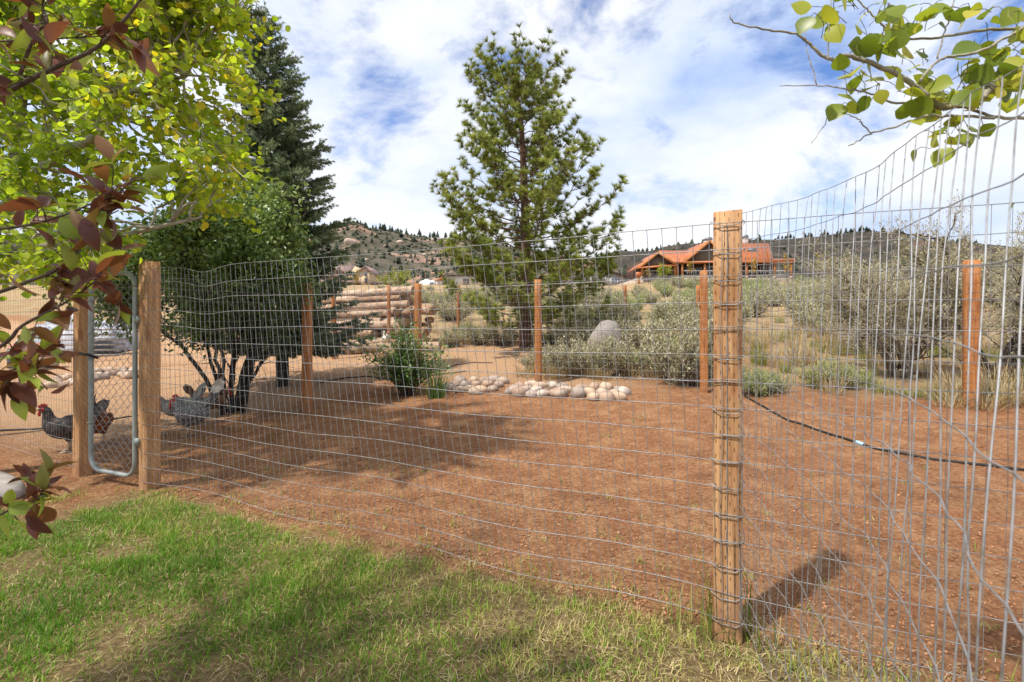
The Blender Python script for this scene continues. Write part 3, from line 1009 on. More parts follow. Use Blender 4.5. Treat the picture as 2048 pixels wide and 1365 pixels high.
def build_cherry():
    base = np.array([-2.3, .75, 0])
    th = thing('purple_chokecherry_tree', base, 'purple and green leaved cherry tree with branches reaching in front of the aspen', 'tree')
    wood = MB(); leaf = MB()
    trunk = curve_pts([base + (0, 0, -.1), base + (.03, .0, .6), base + (.0, .03, 1.3), base + (.1, 0, 2.2), base + (.15, .1, 3.2)], 22)
    wood.tube(trunk, np.linspace(.06, .018, 22), 9)
    bs = [([(-500, 330, .95), (-200, 270), (0, 190), (60, 160), (110, 136), (190, 98), (240, 50), (285, -5), (310, -50)], 1.02, .0075, trunk[11]),
          ([(-400, 120), (-150, 92), (0, 83), (110, 78), (215, 72)], 1.15, .004, trunk[13]),
          ([(40, 150), (70, 70), (95, 45), (85, 8), (110, -40)], 1.1, .004, None),
          ([(-450, 480), (-200, 470), (0, 458), (70, 447), (130, 430), (190, 405), (232, 392)], 1.0, .0045, trunk[9]),
          ([(-450, 640), (-200, 640), (0, 584), (60, 562), (105, 545), (140, 520), (170, 480), (190, 450), (205, 420)], 1.02, .0055, trunk[8]),
          ([(-450, 800), (-180, 790), (0, 694), (40, 655), (90, 627), (140, 600), (192, 562)], .98, .0055, trunk[7]),
          ([(-300, 790), (-100, 770), (0, 745), (50, 742), (70, 738)], 1.02, .0035, trunk[7]),
          ([(-400, 1120), (-150, 1090), (0, 1030), (50, 998), (90, 978)], 1.05, .004, trunk[4])]
    pos = []; dirs = []; tn = []; sz = []
    def whorl(o, v, k, purple):
        for _ in range(k):
            dv = v * rnd.uniform(.2, .9) + rng.normal(0, .55, 3)
            dv[1] *= .75
            pos.append(o + rng.normal(0, .006, 3)); dirs.append(dv)
            t = rnd.uniform(0, .58) if rnd.random() < purple * .85 else rnd.uniform(.6, 1)
            tn.append(t); sz.append(rnd.uniform(.035, .070))
    for pts, d, r, root in bs:
        path = px_path(pts, d, 26)
        if root is not None:
            path = np.vstack([bough(root, path[0], .05, .02, 6)[:-1], path])
        m = len(path)
        wood.tube(path, np.linspace(r * 1.0, r * .3, m), 7)
        for i in range(3, m - 17):
            if rnd.random() < .35: whorl(path[i] + rng.normal(0, .03, 3), rdir(1)[0], 2, .6)
        for i in range(m - 17, m):
            v = path[min(i + 1, m - 1)] - path[max(i - 1, 0)]; v /= np.linalg.norm(v)
            if rnd.random() < .62 or i == m - 1:
                # side twig
                tv = v * .5 + rng.normal(0, .6, 3); tv[1] *= .5; tv /= np.linalg.norm(tv)
                tl = rnd.uniform(.02, .07)
                tw = bough(path[i], path[i] + tv * tl, .1, .05, 4)
                wood.tube(tw, .0013, 4)
                whorl(tw[-1], tv, rnd.randint(2, 4), .75)
            if rnd.random() < .25:
                whorl(path[i], v, 1, .5)
        whorl(path[-1], v, 5, .45)
    # the rest of the crown, above and behind the viewer's left shoulder
    for _ in range(60):
        a = rnd.uniform(0, 2 * math.pi); rr = rnd.uniform(.2, 1.15)
        tip = base + np.array([.15 + rr * math.cos(a), rr * math.sin(a) - .1, rnd.uniform(2.3, 3.9)])
        s = trunk[rnd.randint(10, 20)]
        br = bough(s, tip, .06, .06, 10)
        wood.tube(br, np.linspace(.009, .003, 10), 5)
        for i in range(3, 10):
            for _q in range(3):
                v = rng.normal(0, 1, 3); v /= np.linalg.norm(v)
                o = br[i] + v * rnd.uniform(.02, .12)
                whorl(o, v, 3, .6)
    pos = np.array(pos); dirs = np.array(dirs); tn = np.array(tn); sz = np.array(sz)
    rel = pos - np.array([0, 0, H])
    inframe = (rel[:, 1] > .05) & (np.abs(rel[:, 0]) < 1.2 * rel[:, 1]) & (np.abs(rel[:, 2]) < .8 * rel[:, 1])
    ok = (np.linalg.norm(rel, axis=1) > .8) & ~(inframe & (rel[:, 1] < .8))
    pos, dirs, tn, sz = pos[ok], dirs[ok], tn[ok], sz[ok]
    n = len(pos)
    ups = rng.normal(0, .6, (n, 3)) + (0, -.2, .6)
    leaf.place(*LONG_LEAF, pos, dirs, ups, np.c_[sz, sz * rng.uniform(.7, 1.15, n), sz], tn)
    wood.build('trunk', M['bark_brown'], th, smooth=True)
    leaf.build('crown', M['cherry_leaf'], th, smooth=True)


build_cherry()


def build_cottonwood():
    base = np.array([2.7, 1.05, 0])
    th = thing('cottonwood_tree', base, 'cottonwood tree reaching pale branches with shiny leaves above the loose wire', 'tree')
    wood = MB(); leaf = MB()
    trunk = curve_pts([base + (0, 0, -.1), base + (-.02, 0, 1), base + (-.06, .05, 2), base + (0, .1, 3.4)], 22)
    wood.tube(trunk, np.linspace(.08, .03, 22), 9)
    d = 1.18
    L = [([(2600, 60, 1.15), (2300, 70), (2100, 128), (2048, 150), (1990, 168), (1965, 195), (1930, 208), (1880, 214), (1850, 188), (1800, 152), (1740, 126), (1690, 111), (1665, 120), (1640, 108), (1615, 85), (1590, 68), (1530, 60), (1470, 45), (1460, 30)], .0115, .0012, trunk[12]),
         ([(2500, -30), (2250, 10), (2100, 45), (2048, 55), (1960, 62), (1880, 75), (1800, 78), (1775, 80)], .0065, .002, trunk[13]),
         ([(1838, 166), (1868, 128), (1890, 116), (1950, 106), (2000, 82), (2060, 50), (2150, 10)], .003, .0035, None),
         ([(1910, 208), (1850, 207), (1780, 205), (1750, 190), (1700, 180), (1640, 172), (1560, 172)], .0035, .001, None),
         ([(2200, 270), (2060, 240), (2000, 236), (1940, 218), (1900, 212)], .005, .003, trunk[11]),
         ([(1990, 236), (1870, 232), (1830, 240), (1780, 258), (1740, 268), (1700, 292)], .0035, .0014, None),
         ([(1742, 267), (1725, 248), (1715, 238), (1690, 228), (1660, 225), (1650, 250), (1622, 287)], .0018, .0008, None),
         ([(1785, 76), (1765, 50), (1745, 30), (1720, 5), (1700, -40)], .0025, .0015, None),
         ([(1657, 121), (1656, 70), (1660, 20), (1665, -40)], .0016, .001, None),
         ([(1635, 172), (1622, 130), (1614, 100), (1610, 60)], .0014, .0008, None),
         ([(1695, 190), (1690, 150), (1687, 120)], .001, .0008, None),
         ([(1875, 118), (1890, 60), (1905, 20), (1908, -30)], .002, .0012, None),
         ([(1918, 175), (1935, 130), (1950, 80)], .0015, .001, None),
         ([(1855, 125), (1845, 100), (1830, 108)], .0016, .001, None)]
    for i, (pts, r0, r1, root) in enumerate(L):
        path = px_path(pts, d + .03 * math.sin(i * 2.1), len(pts) * 5)
        path = path + np.cumsum(rng.normal(0, .0006, path.shape), axis=0) * 0 + rng.normal(0, .0011, path.shape)
        if root is not None: path = np.vstack([bough(root, path[0], .02, .02, 6)[:-1], path])
        wood.tube(path, np.linspace(r0, r1, len(path)), 7)
    cl = [(1650, 70, 1), (1640, 40, 2), (1672, 28, 3), (1700, 15, 4), (1720, 40, 3), (1725, 85, 4), (1700, 95, 2), (1770, 20, 4), (1795, 55, 4), (1762, 58, 3), (1830, 35, 4), (1870, 15, 4), (1860, 55, 2), (1905, 22, 3), (1915, 42, 1),
          (1745, 85, 3), (1790, 132, 3), (1832, 142, 3), (1715, 145, 3), (1728, 178, 4), (1765, 180, 3), (1800, 178, 3), (1830, 190, 3), (1862, 165, 3), (1895, 172, 5), (1925, 165, 4), (1870, 195, 4), (1905, 190, 4), (1850, 228, 3), (1838, 245, 2), (1880, 258, 4), (1900, 268, 3), (1910, 250, 3), (1862, 285, 1), (1960, 226, 2),
          (1985, 112, 4), (2010, 130, 5), (2035, 100, 5), (2000, 150, 4), (2030, 30, 4), (2045, 50, 4), (1985, 190, 4), (1952, 178, 4), (2040, 140, 5), (2020, 175, 4), (2000, 20, 2), (1980, 60, 2), (1705, 215, 1), (1720, 210, 1), (1690, 55, 1), (1780, 105, 2)]
    pos = []; dirs = []
    for x, y, k in cl:
        for _ in range(k):
            p = P(x + rnd.gauss(0, 17), y + rnd.gauss(0, 14), d + rnd.gauss(0, .05))
            o = P(x, y, d) + rng.normal(0, .01, 3)
            v = p - o; v /= np.linalg.norm(v) + 1e-9
            wood.tube(bough(o, p, .1, .05, 4), .0008, 4, mat=1)
            pos.append(p); dirs.append(v * .8 + rng.normal(0, .45, 3) + (0, 0, -.25))
    pos = np.array(pos); dirs = np.array(dirs)
    # unseen rest of the crown over the fence line
    for _ in range(70):
        c = base + np.array([rnd.uniform(-.5, 1.1), rnd.uniform(-.9, .9), rnd.uniform(1.9, 3.6)])
        br = bough(trunk[rnd.randint(10, 20)], c, .05, .05, 7)
        wood.tube(br, np.linspace(.007, .002, 7), 5)
        m = 22
        pos = np.vstack([pos, c + rng.normal(0, .17, (m, 3))]); dirs = np.vstack([dirs, rng.normal(0, 1, (m, 3))])
    rel = pos - np.array([0, 0, H])
    pxx = 1024 + rel[:, 0] / np.maximum(rel[:, 1], .01) * F
    keep = ~((rel[:, 1] > .02) & (pxx < 1560)) & ~((rel[:, 1] > .02) & (rel[:, 1] < .8) & (pxx < 2150))
    pos, dirs = pos[keep], dirs[keep]
    n = len(pos)
    ups = rng.normal(0, .6, (n, 3)) + (0, -.3, .5)
    leaf.place(*BIG_ROUND, pos, dirs, ups, rng.uniform(.03, .058, n))
    wood.build('trunk', [M['bark_pale'], M['bark_brown']], th, smooth=True)
    leaf.build('crown', M['cotton_leaf'], th, smooth=True)


build_cottonwood()


def build_big_shrub():
    g = on_ground(455, 828)
    base = np.array([(455 - 1024) / F * 6.2, 6.2, 0]); base[2] = gz(base[0], base[1])
    th = thing('leafy_shrub', base, 'tall dark green leafy shrub with many bare black stems behind the side fence', 'shrub')
    wood = MB(); leaf = MB()
    ends = []
    for i in range(15):
        a = rnd.uniform(0, 2 * math.pi); rr = rnd.uniform(.0, .22)
        s = base + np.array([rr * math.cos(a), rr * math.sin(a) * .8, -.05])
        sp = rnd.uniform(.3, 1.35)
        e = base + np.array([math.cos(a) * sp * 1.15 - .1, math.sin(a) * sp * .75, rnd.uniform(1.7, 2.9)])
        m = base + np.array([math.cos(a) * sp * .35, math.sin(a) * sp * .25, rnd.uniform(.6, .95)])
        path = curve_pts([s, m, (m + e) / 2 + rng.normal(0, .08, 3), e], 16)
        path[1:] += rng.normal(0, .012, (15, 3))
        wood.tube(path, np.linspace(rnd.uniform(.022, .036), .008, 16), 7)
        ends.append(path)
    for i in range(16):        # low bare side twigs
        p = ends[rnd.randrange(15)]; o = p[rnd.randint(1, 4)]
        a = rnd.uniform(0, 2 * math.pi)
        e = o + np.array([math.cos(a) * rnd.uniform(.3, .8), math.sin(a) * .5, rnd.uniform(-.05, .45)])
        b = bough(o, e, .15, .12, 9); wood.tube(b, np.linspace(.008, .002, 9), 5)
        for q in range(3):
            s = b[rnd.randint(3, 8)]; wood.tube(bough(s, s + rng.normal(0, .12, 3), .1, .1, 5), .0022, 4)
    pool = np.concatenate([e[5:] for e in ends])
    c = np.array([-4.12, 6.25, 2.05])
    pos = []; dirs = []; tn = []
    k = 0
    while k < 780:
        u = rng.uniform(-1, 1, 3)
        if np.linalg.norm(u) > 1: continue
        tip = c + u * np.array([1.75, 1.15, 1.25])
        pxv = 1024 + tip[0] / tip[1] * F; pyv = HY - (tip[2] - H) / tip[1] * F
        top = np.interp(pxv, [180, 260, 340, 420, 520, 600, 660], [500, 430, 395, 355, 345, 470, 640])
        if pyv < top: continue
        if pyv > 690 + 25 * math.sin(pxv * .05): continue
        k += 1
        dd = np.linalg.norm(pool - tip, axis=1)
        s = pool[rnd.choice(list(np.argsort(dd)[:6]))]
        br = bough(s, tip, .1, .1, 7)
        wood.tube(br, np.linspace(.005, .0018, 7), 4, caps=False)
        bright = float(np.interp(tip[2], [1.2, 2.6], [.4, .95]))  # sunlit crown put into the leaf tint: paler toward the top
        nl = rnd.randint(34, 50)
        f = rng.random(nl) ** .6
        idx = (f * 6).astype(int)
        pp = br[idx] + rng.normal(0, .075, (nl, 3))
        v = br[-1] - br[-3]; v = v / (np.linalg.norm(v) + 1e-9)
        pos.append(pp); dirs.append(v * .5 + rng.normal(0, .6, (nl, 3)))
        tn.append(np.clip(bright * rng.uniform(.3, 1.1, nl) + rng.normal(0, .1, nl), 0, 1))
    pos = np.concatenate(pos); dirs = np.concatenate(dirs); tn = np.concatenate(tn)
    n = len(pos)
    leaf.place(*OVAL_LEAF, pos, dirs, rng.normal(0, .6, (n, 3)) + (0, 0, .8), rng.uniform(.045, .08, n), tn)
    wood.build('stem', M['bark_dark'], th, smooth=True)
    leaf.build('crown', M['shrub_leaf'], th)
    print('shrub leaves', n)


build_big_shrub()


def needle_twig(n, length, spread, width, seed, brush=True):
    """one small sprig of needles along +x, as separate slim triangles"""
    r = np.random.default_rng(seed)
    V = []; Fs = []
    for i in range(n):
        x = r.uniform(0, 1) if brush else r.uniform(.0, .35)
        a = r.uniform(0, 2 * math.pi)
        fwd = r.uniform(.35, .9) if brush else r.uniform(.3, 1.1)
        d = np.array([fwd, math.cos(a), math.sin(a)]); d /= np.linalg.norm(d)
        o = np.array([x, 0, 0])
        L = length * r.uniform(.7, 1.1)
        side = np.cross(d, r.normal(size=3)); side /= np.linalg.norm(side)
        k = len(V)
        V += [o - side * width / 2, o + side * width / 2, o + d * L]
        Fs.append((k, k + 1, k + 2))
    return np.array(V), np.array(Fs)


def build_spruce():
    x, y = (548 - 1024) / F * 8.2, 8.2
    base = np.array([x, y, gz(x, y)])
    th = thing('spruce_tree', base, 'dark blue green spruce rising behind the leafy shrub', 'tree')
    wood = MB(); leaf = MB()
    top = H - (35 - HY) / F * 8.2
    hgt = top - base[2]
    tr = curve_pts([base + (0.15, 0, -.1), base + (.12, 0, hgt * .3), base + (0, 0, hgt * .7), base + (-.32, 0, hgt)], 20)
    wood.tube(tr, np.linspace(.11, .01, 20), 9)
    tw = needle_twig(46, .34, 1, .085, 4)
    pos = []; dirs = []; sc = []; tn = []
    z = .75
    while z < hgt - .12:
        f = z / hgt
        R = 1.42 * (1 - f) ** .85 + .12
        nb = 9 if f < .8 else 6
        a0 = rnd.uniform(0, 6.28)
        o0 = tr[min(19, int(f * 19))]
        for k in range(nb):
            a = a0 + k * 2 * math.pi / nb + rnd.uniform(-.3, .3)
            r = R * rnd.uniform(.72, 1.12)
            o = np.array([o0[0], o0[1], base[2] + z + rnd.uniform(-.06, .06)])
            e = o + np.array([math.cos(a) * r, math.sin(a) * r, r * (-.10 + .55 * f) + .08])
            n = 10
            t = np.linspace(0, 1, n)[:, None]
            br = o + (e - o) * t
            br[:, 2] -= .16 * r * np.sin(np.pi * t[:, 0] ** .8) * (1 - f)
            wood.tube(br, np.linspace(.014 * (1 - f) + .004, .003, n), 5)
            v = (e - o) / r
            side = np.array([-v[1], v[0], 0]); side /= np.linalg.norm(side) + 1e-9
            ns = int(12 + r * 28)
            for q in range(ns):
                tt = rnd.uniform(.12, 1.0)
                p = br[min(9, int(tt * 9.99))]
                sgn = rnd.choice((-1, 1))
                L = (1.05 - tt) * r * .42 + .12
                m = max(1, int(L / .11))
                sd = v * .75 + side * sgn * rnd.uniform(.5, 1.1) + np.array([0, 0, rnd.uniform(-.35, .12)])
                sd /= np.linalg.norm(sd)
                for w in range(m):
                    pos.append(p + sd * (.10 * w)); dirs.append(sd + rng.normal(0, .12, 3)); sc.append(rnd.uniform(.11, .15))
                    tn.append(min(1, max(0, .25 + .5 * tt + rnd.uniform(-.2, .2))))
            for w in range(3):
                pos.append(br[-1] + v * .05 * (w - 1)); dirs.append(v + rng.normal(0, .2, 3)); sc.append(.13); tn.append(.85)
        z += .17 + .07 * rnd.random()
    for w in range(6):
        pos.append(tr[-1 - w // 2] + (0, 0, -.03 * w)); dirs.append((rnd.gauss(0, .3), rnd.gauss(0, .3), 1)); sc.append(.14); tn.append(.7)
    n = len(pos)
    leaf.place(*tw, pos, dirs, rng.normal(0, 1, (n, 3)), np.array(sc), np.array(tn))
    # small brown cones near the tip
    co = MB()
    for _ in range(34):
        p = tr[rnd.randint(15, 19)] + np.array([rnd.gauss(0, .22), rnd.gauss(0, .22), rnd.uniform(-.3, .2)])
        co.tube([p, p + (0, 0, -.03), p + (0, 0, -.06)], [.012, .016, .005], 5)
    wood.build('trunk', M['bark_dark'], th, smooth=True)
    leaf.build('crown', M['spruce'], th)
    co.build('cones', M['bark_brown'], th)['kind'] = 'stuff'
    print('spruce twigs', n)


build_spruce()


def build_pine():
    dpt = 12.0
    x = (1050 - 1024) / F * dpt
    base = np.array([x, dpt, gz(x, dpt)])
    th = thing('ponderosa_pine', base, 'tall open ponderosa pine standing alone behind the pen', 'tree')
    wood = MB(); leaf = MB()
    top = H - (150 - HY) / F * dpt
    hgt = top - base[2]
    tr = curve_pts([base + (0, 0, -.15), base + (.02, 0, hgt * .3), base + (-.02, 0, hgt * .6), base + (-.12, 0, hgt * .85), base + (-.3, 0, hgt)], 26)
    wood.tube(tr, np.concatenate([np.linspace(.165, .10, 12), np.linspace(.095, .018, 14)]), 11, tint=.5)
    tufts = [needle_twig(64, .95, 1, .060, s, brush=False) for s in (1, 2, 3)]
    pos = []; dirs = []; tn = []
    def prof(z):
        py = HY - (base[2] + z - H) / dpt * F
        return np.interp(py, [118, 160, 200, 260, 330, 380, 430, 500, 560, 620, 680], [30, 62, 84, 96, 118, 142, 165, 172, 172, 168, 140]) / F * dpt
    z = .55
    while z < hgt - .05:
        f = z / hgt
        R = prof(z)
        low = f < .26
        nb = 5 if low else rnd.choice((4, 5, 5, 6))
        a0 = rnd.uniform(0, 6.28)
        o = tr[min(25, int(f * 25))]
        o = np.array([o[0], o[1], base[2] + z])
        for k in range(nb):
            a = a0 + k * 2 * math.pi / nb + rnd.uniform(-.35, .35)
            r = R * rnd.choice((.55, .8, .95, 1.0, 1.08))
            up = .02 + .55 * f ** 1.3
            e = o + np.array([math.cos(a) * r, math.sin(a) * r, r * up + .12])
            n = 12
            t = np.linspace(0, 1, n)
            br = o + (e - o) * t[:, None]
            br[:, 2] += -.10 * r * np.sin(np.pi * t) + .14 * r * t ** 3
            br[1:-1] += rng.normal(0, .018 * r, (n - 2, 3))
            wood.tube(br, np.linspace(.018 * (1 - f) + .010, .006, n), 6)
            v = (e - o) / (np.linalg.norm(e - o) + 1e-9)
            side = np.array([-v[1], v[0], 0]); side /= np.linalg.norm(side) + 1e-9
            ns = int(6 + r * 10)
            for q in range(ns):
                tt = rnd.uniform(.38, .98)
                i = min(11, int(tt * 11.99))
                sgn = rnd.choice((-1, 1))
                sd = v * rnd.uniform(.4, .9) + side * sgn * rnd.uniform(.3, 1.0) + np.array([0, 0, rnd.uniform(-.1, .7)])
                sd /= np.linalg.norm(sd)
                L = rnd.uniform(.12, .42) * (1.15 - tt * .5)
                sb = bough(br[i], br[i] + sd * L, -.05, .06, 5)
                sb[-1, 2] += .04
                wood.tube(sb, np.linspace(.0065, .004, 5), 4, caps=False)
                pos.append(sb[-1]); dv = sd * .6 + (0, 0, .55); dirs.append(dv); tn.append(rnd.uniform(.15, .8))
                if L > .25:
                    pos.append(sb[2] + rng.normal(0, .03, 3)); dirs.append(sd + rng.normal(0, .5, 3)); tn.append(rnd.uniform(.1, .6))
            pos.append(br[-1]); dirs.append(v + (0, 0, .5)); tn.append(rnd.uniform(.4, .9))
            pos.append(br[-2]); dirs.append(v + (0, 0, .3)); tn.append(rnd.uniform(.3, .8))
        z += rnd.uniform(.19, .29)
    for q in range(5):                       # leaders
        s = tr[-2 - q]; e = s + np.array([(q - 2) * .14 + rnd.gauss(0, .05), rnd.gauss(0, .15), .5 - .05 * q])
        br = bough(s, e, -.1, .04, 6); wood.tube(br, np.linspace(.012, .006, 6), 5)
        for i in range(2, 6):
            for w in range(2):
                pos.append(br[i]); dirs.append(np.array([rnd.gauss(0, .6), rnd.gauss(0, .6), 1])); tn.append(rnd.uniform(.3, .9))
    pos = np.array(pos); dirs = np.array(dirs); tn = np.array(tn); n = len(pos)
    w = rng.integers(0, 3, n)
    for k in range(3):
        s = w == k
        leaf.place(*tufts[k], pos[s], dirs[s], rng.normal(0, 1, (s.sum(), 3)), rng.uniform(.13, .185, s.sum()), tn[s])
    wood.build('trunk', M['bark_pine'], th, smooth=True)
    leaf.build('crown', M['pine'], th)
    print('pine tufts', n)


build_pine()


def build_pen_bush():
    g = on_ground(812, 792)
    th = thing('rose_bush', g, 'small leafy green bush growing in the pen beside the cobbles', 'bush')
    wood = MB(); leaf = MB()
    pos = []; dirs = []; tn = []
    for i in range(95):
        a = rnd.uniform(0, 6.28); sp = rnd.uniform(.05, .68)
        hh = rnd.uniform(.42, .75) + (.34 if rnd.random() < .35 else 0)
        e = g + np.array([math.cos(a) * sp, math.sin(a) * sp * .8, hh * (1.1 - .55 * sp)])
        br = bough(g + rng.normal(0, .05, 3) * (1, 1, 0), e, .12, .05, 9)
        wood.tube(br, np.linspace(.006, .002, 9), 4)
        for j in range(2, 9):
            m = 10
            pos.append(br[j] + rng.normal(0, .05, (m, 3))); dirs.append(rng.normal(0, .7, (m, 3)) + (0, 0, .3)); tn.append(np.clip(rng.normal(.45, .2, m) + (.25 if j > 6 else 0), 0, 1))
    pos = np.concatenate(pos); dirs = np.concatenate(dirs); tn = np.concatenate(tn)
    pos[:, 2] = np.maximum(pos[:, 2], g[2] + .02); n = len(pos)
    leaf.place(*OVAL_LEAF, pos, dirs, rng.normal(0, .5, (n, 3)) + (0, 0, 1), rng.uniform(.03, .055, n), tn)
    wood.build('stem', M['bark_brown'], th)
    leaf.build('foliage', M['bush_leaf'], th)


build_pen_bush()

BLADE_V = np.array([(0, -.5, 0), (0, .5, 0), (.5, -.42, .0), (.5, .42, .0), (1, 0, -.16)])
BLADE_F = np.array([(0, 1, 3), (0, 3, 2), (2, 3, 4)])


def blades(mb, pos, h, w, lean, tint, az=None):
    n = len(pos)
    a = rng.uniform(0, 2 * math.pi, n) if az is None else az
    ln = np.abs(rng.normal(0, lean, n)) if np.ndim(lean) == 0 else lean
    d = np.c_[np.cos(a) * np.sin(ln), np.sin(a) * np.sin(ln), np.cos(ln)]
    up = np.c_[-np.cos(a) * np.cos(ln), -np.sin(a) * np.cos(ln), np.sin(ln)] + rng.normal(0, .15, (n, 3))
    s = np.c_[h, w, h * rng.uniform(.5, 2.2, n)]
    mb.place(BLADE_V, BLADE_F, pos, d, up, s, tint)


def grass_tuft(name, n, r, h, w, lean, lo, hi, mat, seed):
    mb = MB()
    a = rng.uniform(0, 6.28, n); rr = r * np.sqrt(rng.random(n))
    pos = np.c_[np.cos(a) * rr, np.sin(a) * rr, np.zeros(n) - .01]
    az = a + rng.normal(0, .6, n)
    blades(mb, pos, h * rng.uniform(.5, 1.1, n), w * rng.uniform(.7, 1.3, n), np.abs(rng.normal(lean * .6, lean * .5, n)), rng.uniform(lo, hi, n), az)
    return mb.mesh(name, mat)


def build_tall_grass():
    g = on_ground(872, 797)
    me = grass_tuft('grass_clump', 130, .11, .55, .009, .42, 0, .8, M['bush_leaf'], 1)
    tag(inst('grass_clump', me, None, g), 'upright clump of dark green grass at the edge of the leafy bush', 'grass clump')


build_tall_grass()


# ------------------------------------------------------------------ sagebrush
SPRIG = leaf_template([(0, .05), (.5, .16), (1.0, .0)], .2, .1)


def sage_meshes(name, seed, R, Hh, n_stem, n_twig, n_leaf, leafmat, dry=.0):
    """a sagebrush: woody stems, upright leafy sprays, straw-coloured seed stalks"""
    global rng
    keep = rng
    rng = np.random.default_rng(seed); r = random.Random(seed)
    wood = MB(); leaf = MB()
    pos = []; dirs = []; tn = []
    for i in range(n_stem):
        a = r.uniform(0, 6.28); sp = R * math.sqrt(r.random())
        hh = Hh * (1 - .45 * (sp / R) ** 2) * r.uniform(.75, 1.08)
        e = np.array([math.cos(a) * sp, math.sin(a) * sp, hh * .72])
        br = bough((r.gauss(0, .04), r.gauss(0, .04), -.03), e, -.10, .08, 9)
        wood.tube(br, np.linspace(.016 * Hh + .004, .004, 9), 5)
        for q in range(n_twig):
            j = r.randint(3, 8)
            tv = np.array([math.cos(a) * .4, math.sin(a) * .4, .9]) + rng.normal(0, .45, 3)
            tv /= np.linalg.norm(tv)
            L = Hh * r.uniform(.14, .34)
            tw = br[j] + np.linspace(0, 1, 4)[:, None] * tv * L + rng.normal(0, .01, (4, 3))
            wood.tube(tw, [.004, .003, .0025, .0015], 3, caps=False)
            if r.random() < dry: continue
            m = n_leaf
            f = rng.random(m) ** .7
            pos.append(tw[0] + (tw[-1] - tw[0]) * f[:, None] + rng.normal(0, .022 + .02 * Hh, (m, 3)))
            dirs.append(tv * .9 + rng.normal(0, .45, (m, 3)))
            tn.append(np.clip(rng.normal(.5, .2, m) + .25 * (f - .5), 0, 1))
        # dead twigs near the ground
        for q in range(2):
            a2 = r.uniform(0, 6.28)
            e2 = np.array([math.cos(a2) * R * r.uniform(.5, 1.05), math.sin(a2) * R * r.uniform(.5, 1.05), r.uniform(0, .3) * Hh])
            wood.tube(bough(br[1], e2, .1, .1, 6), np.linspace(.006, .002, 6), 3, caps=False)
    pos = np.concatenate(pos); dirs = np.concatenate(dirs); tn = np.concatenate(tn); n = len(pos)
    s = rng.uniform(.035, .06, n)
    leaf.place(*SPRIG, pos, dirs, rng.normal(0, 1, (n, 3)), np.c_[s, s * 1.1, s], tn)
    st = wood.mesh(name + '_stem', M['bark_sage']); fo = leaf.mesh(name + '_foliage', leafmat)
    rng = keep
    return st, fo


SAGE = [sage_meshes('sage', 100 + i, .55, .75, 24, 9, 16, M['sage']) for i in range(3)]
SAGE_G = [sage_meshes('green_sage', 120 + i, .5, .65, 24, 9, 16, M['sage_green']) for i in range(2)]


def add_sage(x, y, s, label, group=None, green=False, name='sagebrush', tall=1.0):
    st, fo = rnd.choice(SAGE_G if green else SAGE)
    th = thing(name, (x, y, gz(x, y)), label, 'bush', group, rnd.uniform(0, 6.28))
    th.scale = (s, s, s * tall)
    inst('stem', st, th); inst('foliage', fo, th)
    return th


# row along the back fence, read from the photograph: foot pixel, scale
ROW = [(1125, 748, .95, 0, 1.0, 'sagebrush touching the orange post that stands behind the cobbles'), (1190, 752, 1.0, 0, 1.05, 'second sagebrush along the back fence from the cobble post'),
       (1255, 750, 1.05, 0, 1.05, 'third sagebrush along the back fence from the cobble post'), (1320, 752, 1.05, 1, 1.05, 'greener sagebrush, fourth along the back fence from the cobble post'),
       (1375, 772, 1.25, 0, 1.3, 'tallest sagebrush of the back fence row beside the thin orange plank post'), (1085, 745, .7, 0, .9, 'smallest sagebrush of the back row on the path side of the cobble post')]
for k, (px, py, s, gr, tl, lab) in enumerate(ROW):
    g = on_ground(px, py)
    add_sage(g[0], g[1], s, lab, 'sagebrush along the back fence', bool(gr), tall=tl)
MIDS = [(1150, 700, 1.1), (1210, 690, 1.2), (1290, 700, 1.2), (1360, 705, 1.4), (1160, 665, 1.2), (1240, 660, 1.2), (1330, 660, 1.3), (1400, 665, 1.4), (960, 690, .9), (1000, 692, .9), (905, 694, .8), (930, 680, .9), (1100, 690, 1.0)]
for k, (px, py, s) in enumerate(MIDS):
    g = on_ground(px, py)
    add_sage(g[0], g[1], s, 'sagebrush thicket plant between the back fence and the pine', 'sagebrush round the pine', green=rnd.random() < .35)
for k, (px, py, s, lab) in enumerate([(1510, 790, .75, 'low green sagebrush where the black hose leaves the back fence'), (1545, 785, .6, 'smallest low sagebrush next to the one where the hose starts'), (1650, 775, .85, 'larger low green sagebrush in front of the big old sagebrush'), (1690, 778, .7, 'smaller low green sagebrush hugging the larger low one'), (1490, 770, .7, 'low sagebrush behind the one where the hose starts')]):
    g = on_ground(px, py)
    add_sage(g[0], g[1], s * .8, lab, 'low sagebrush at the back fence', green=True)
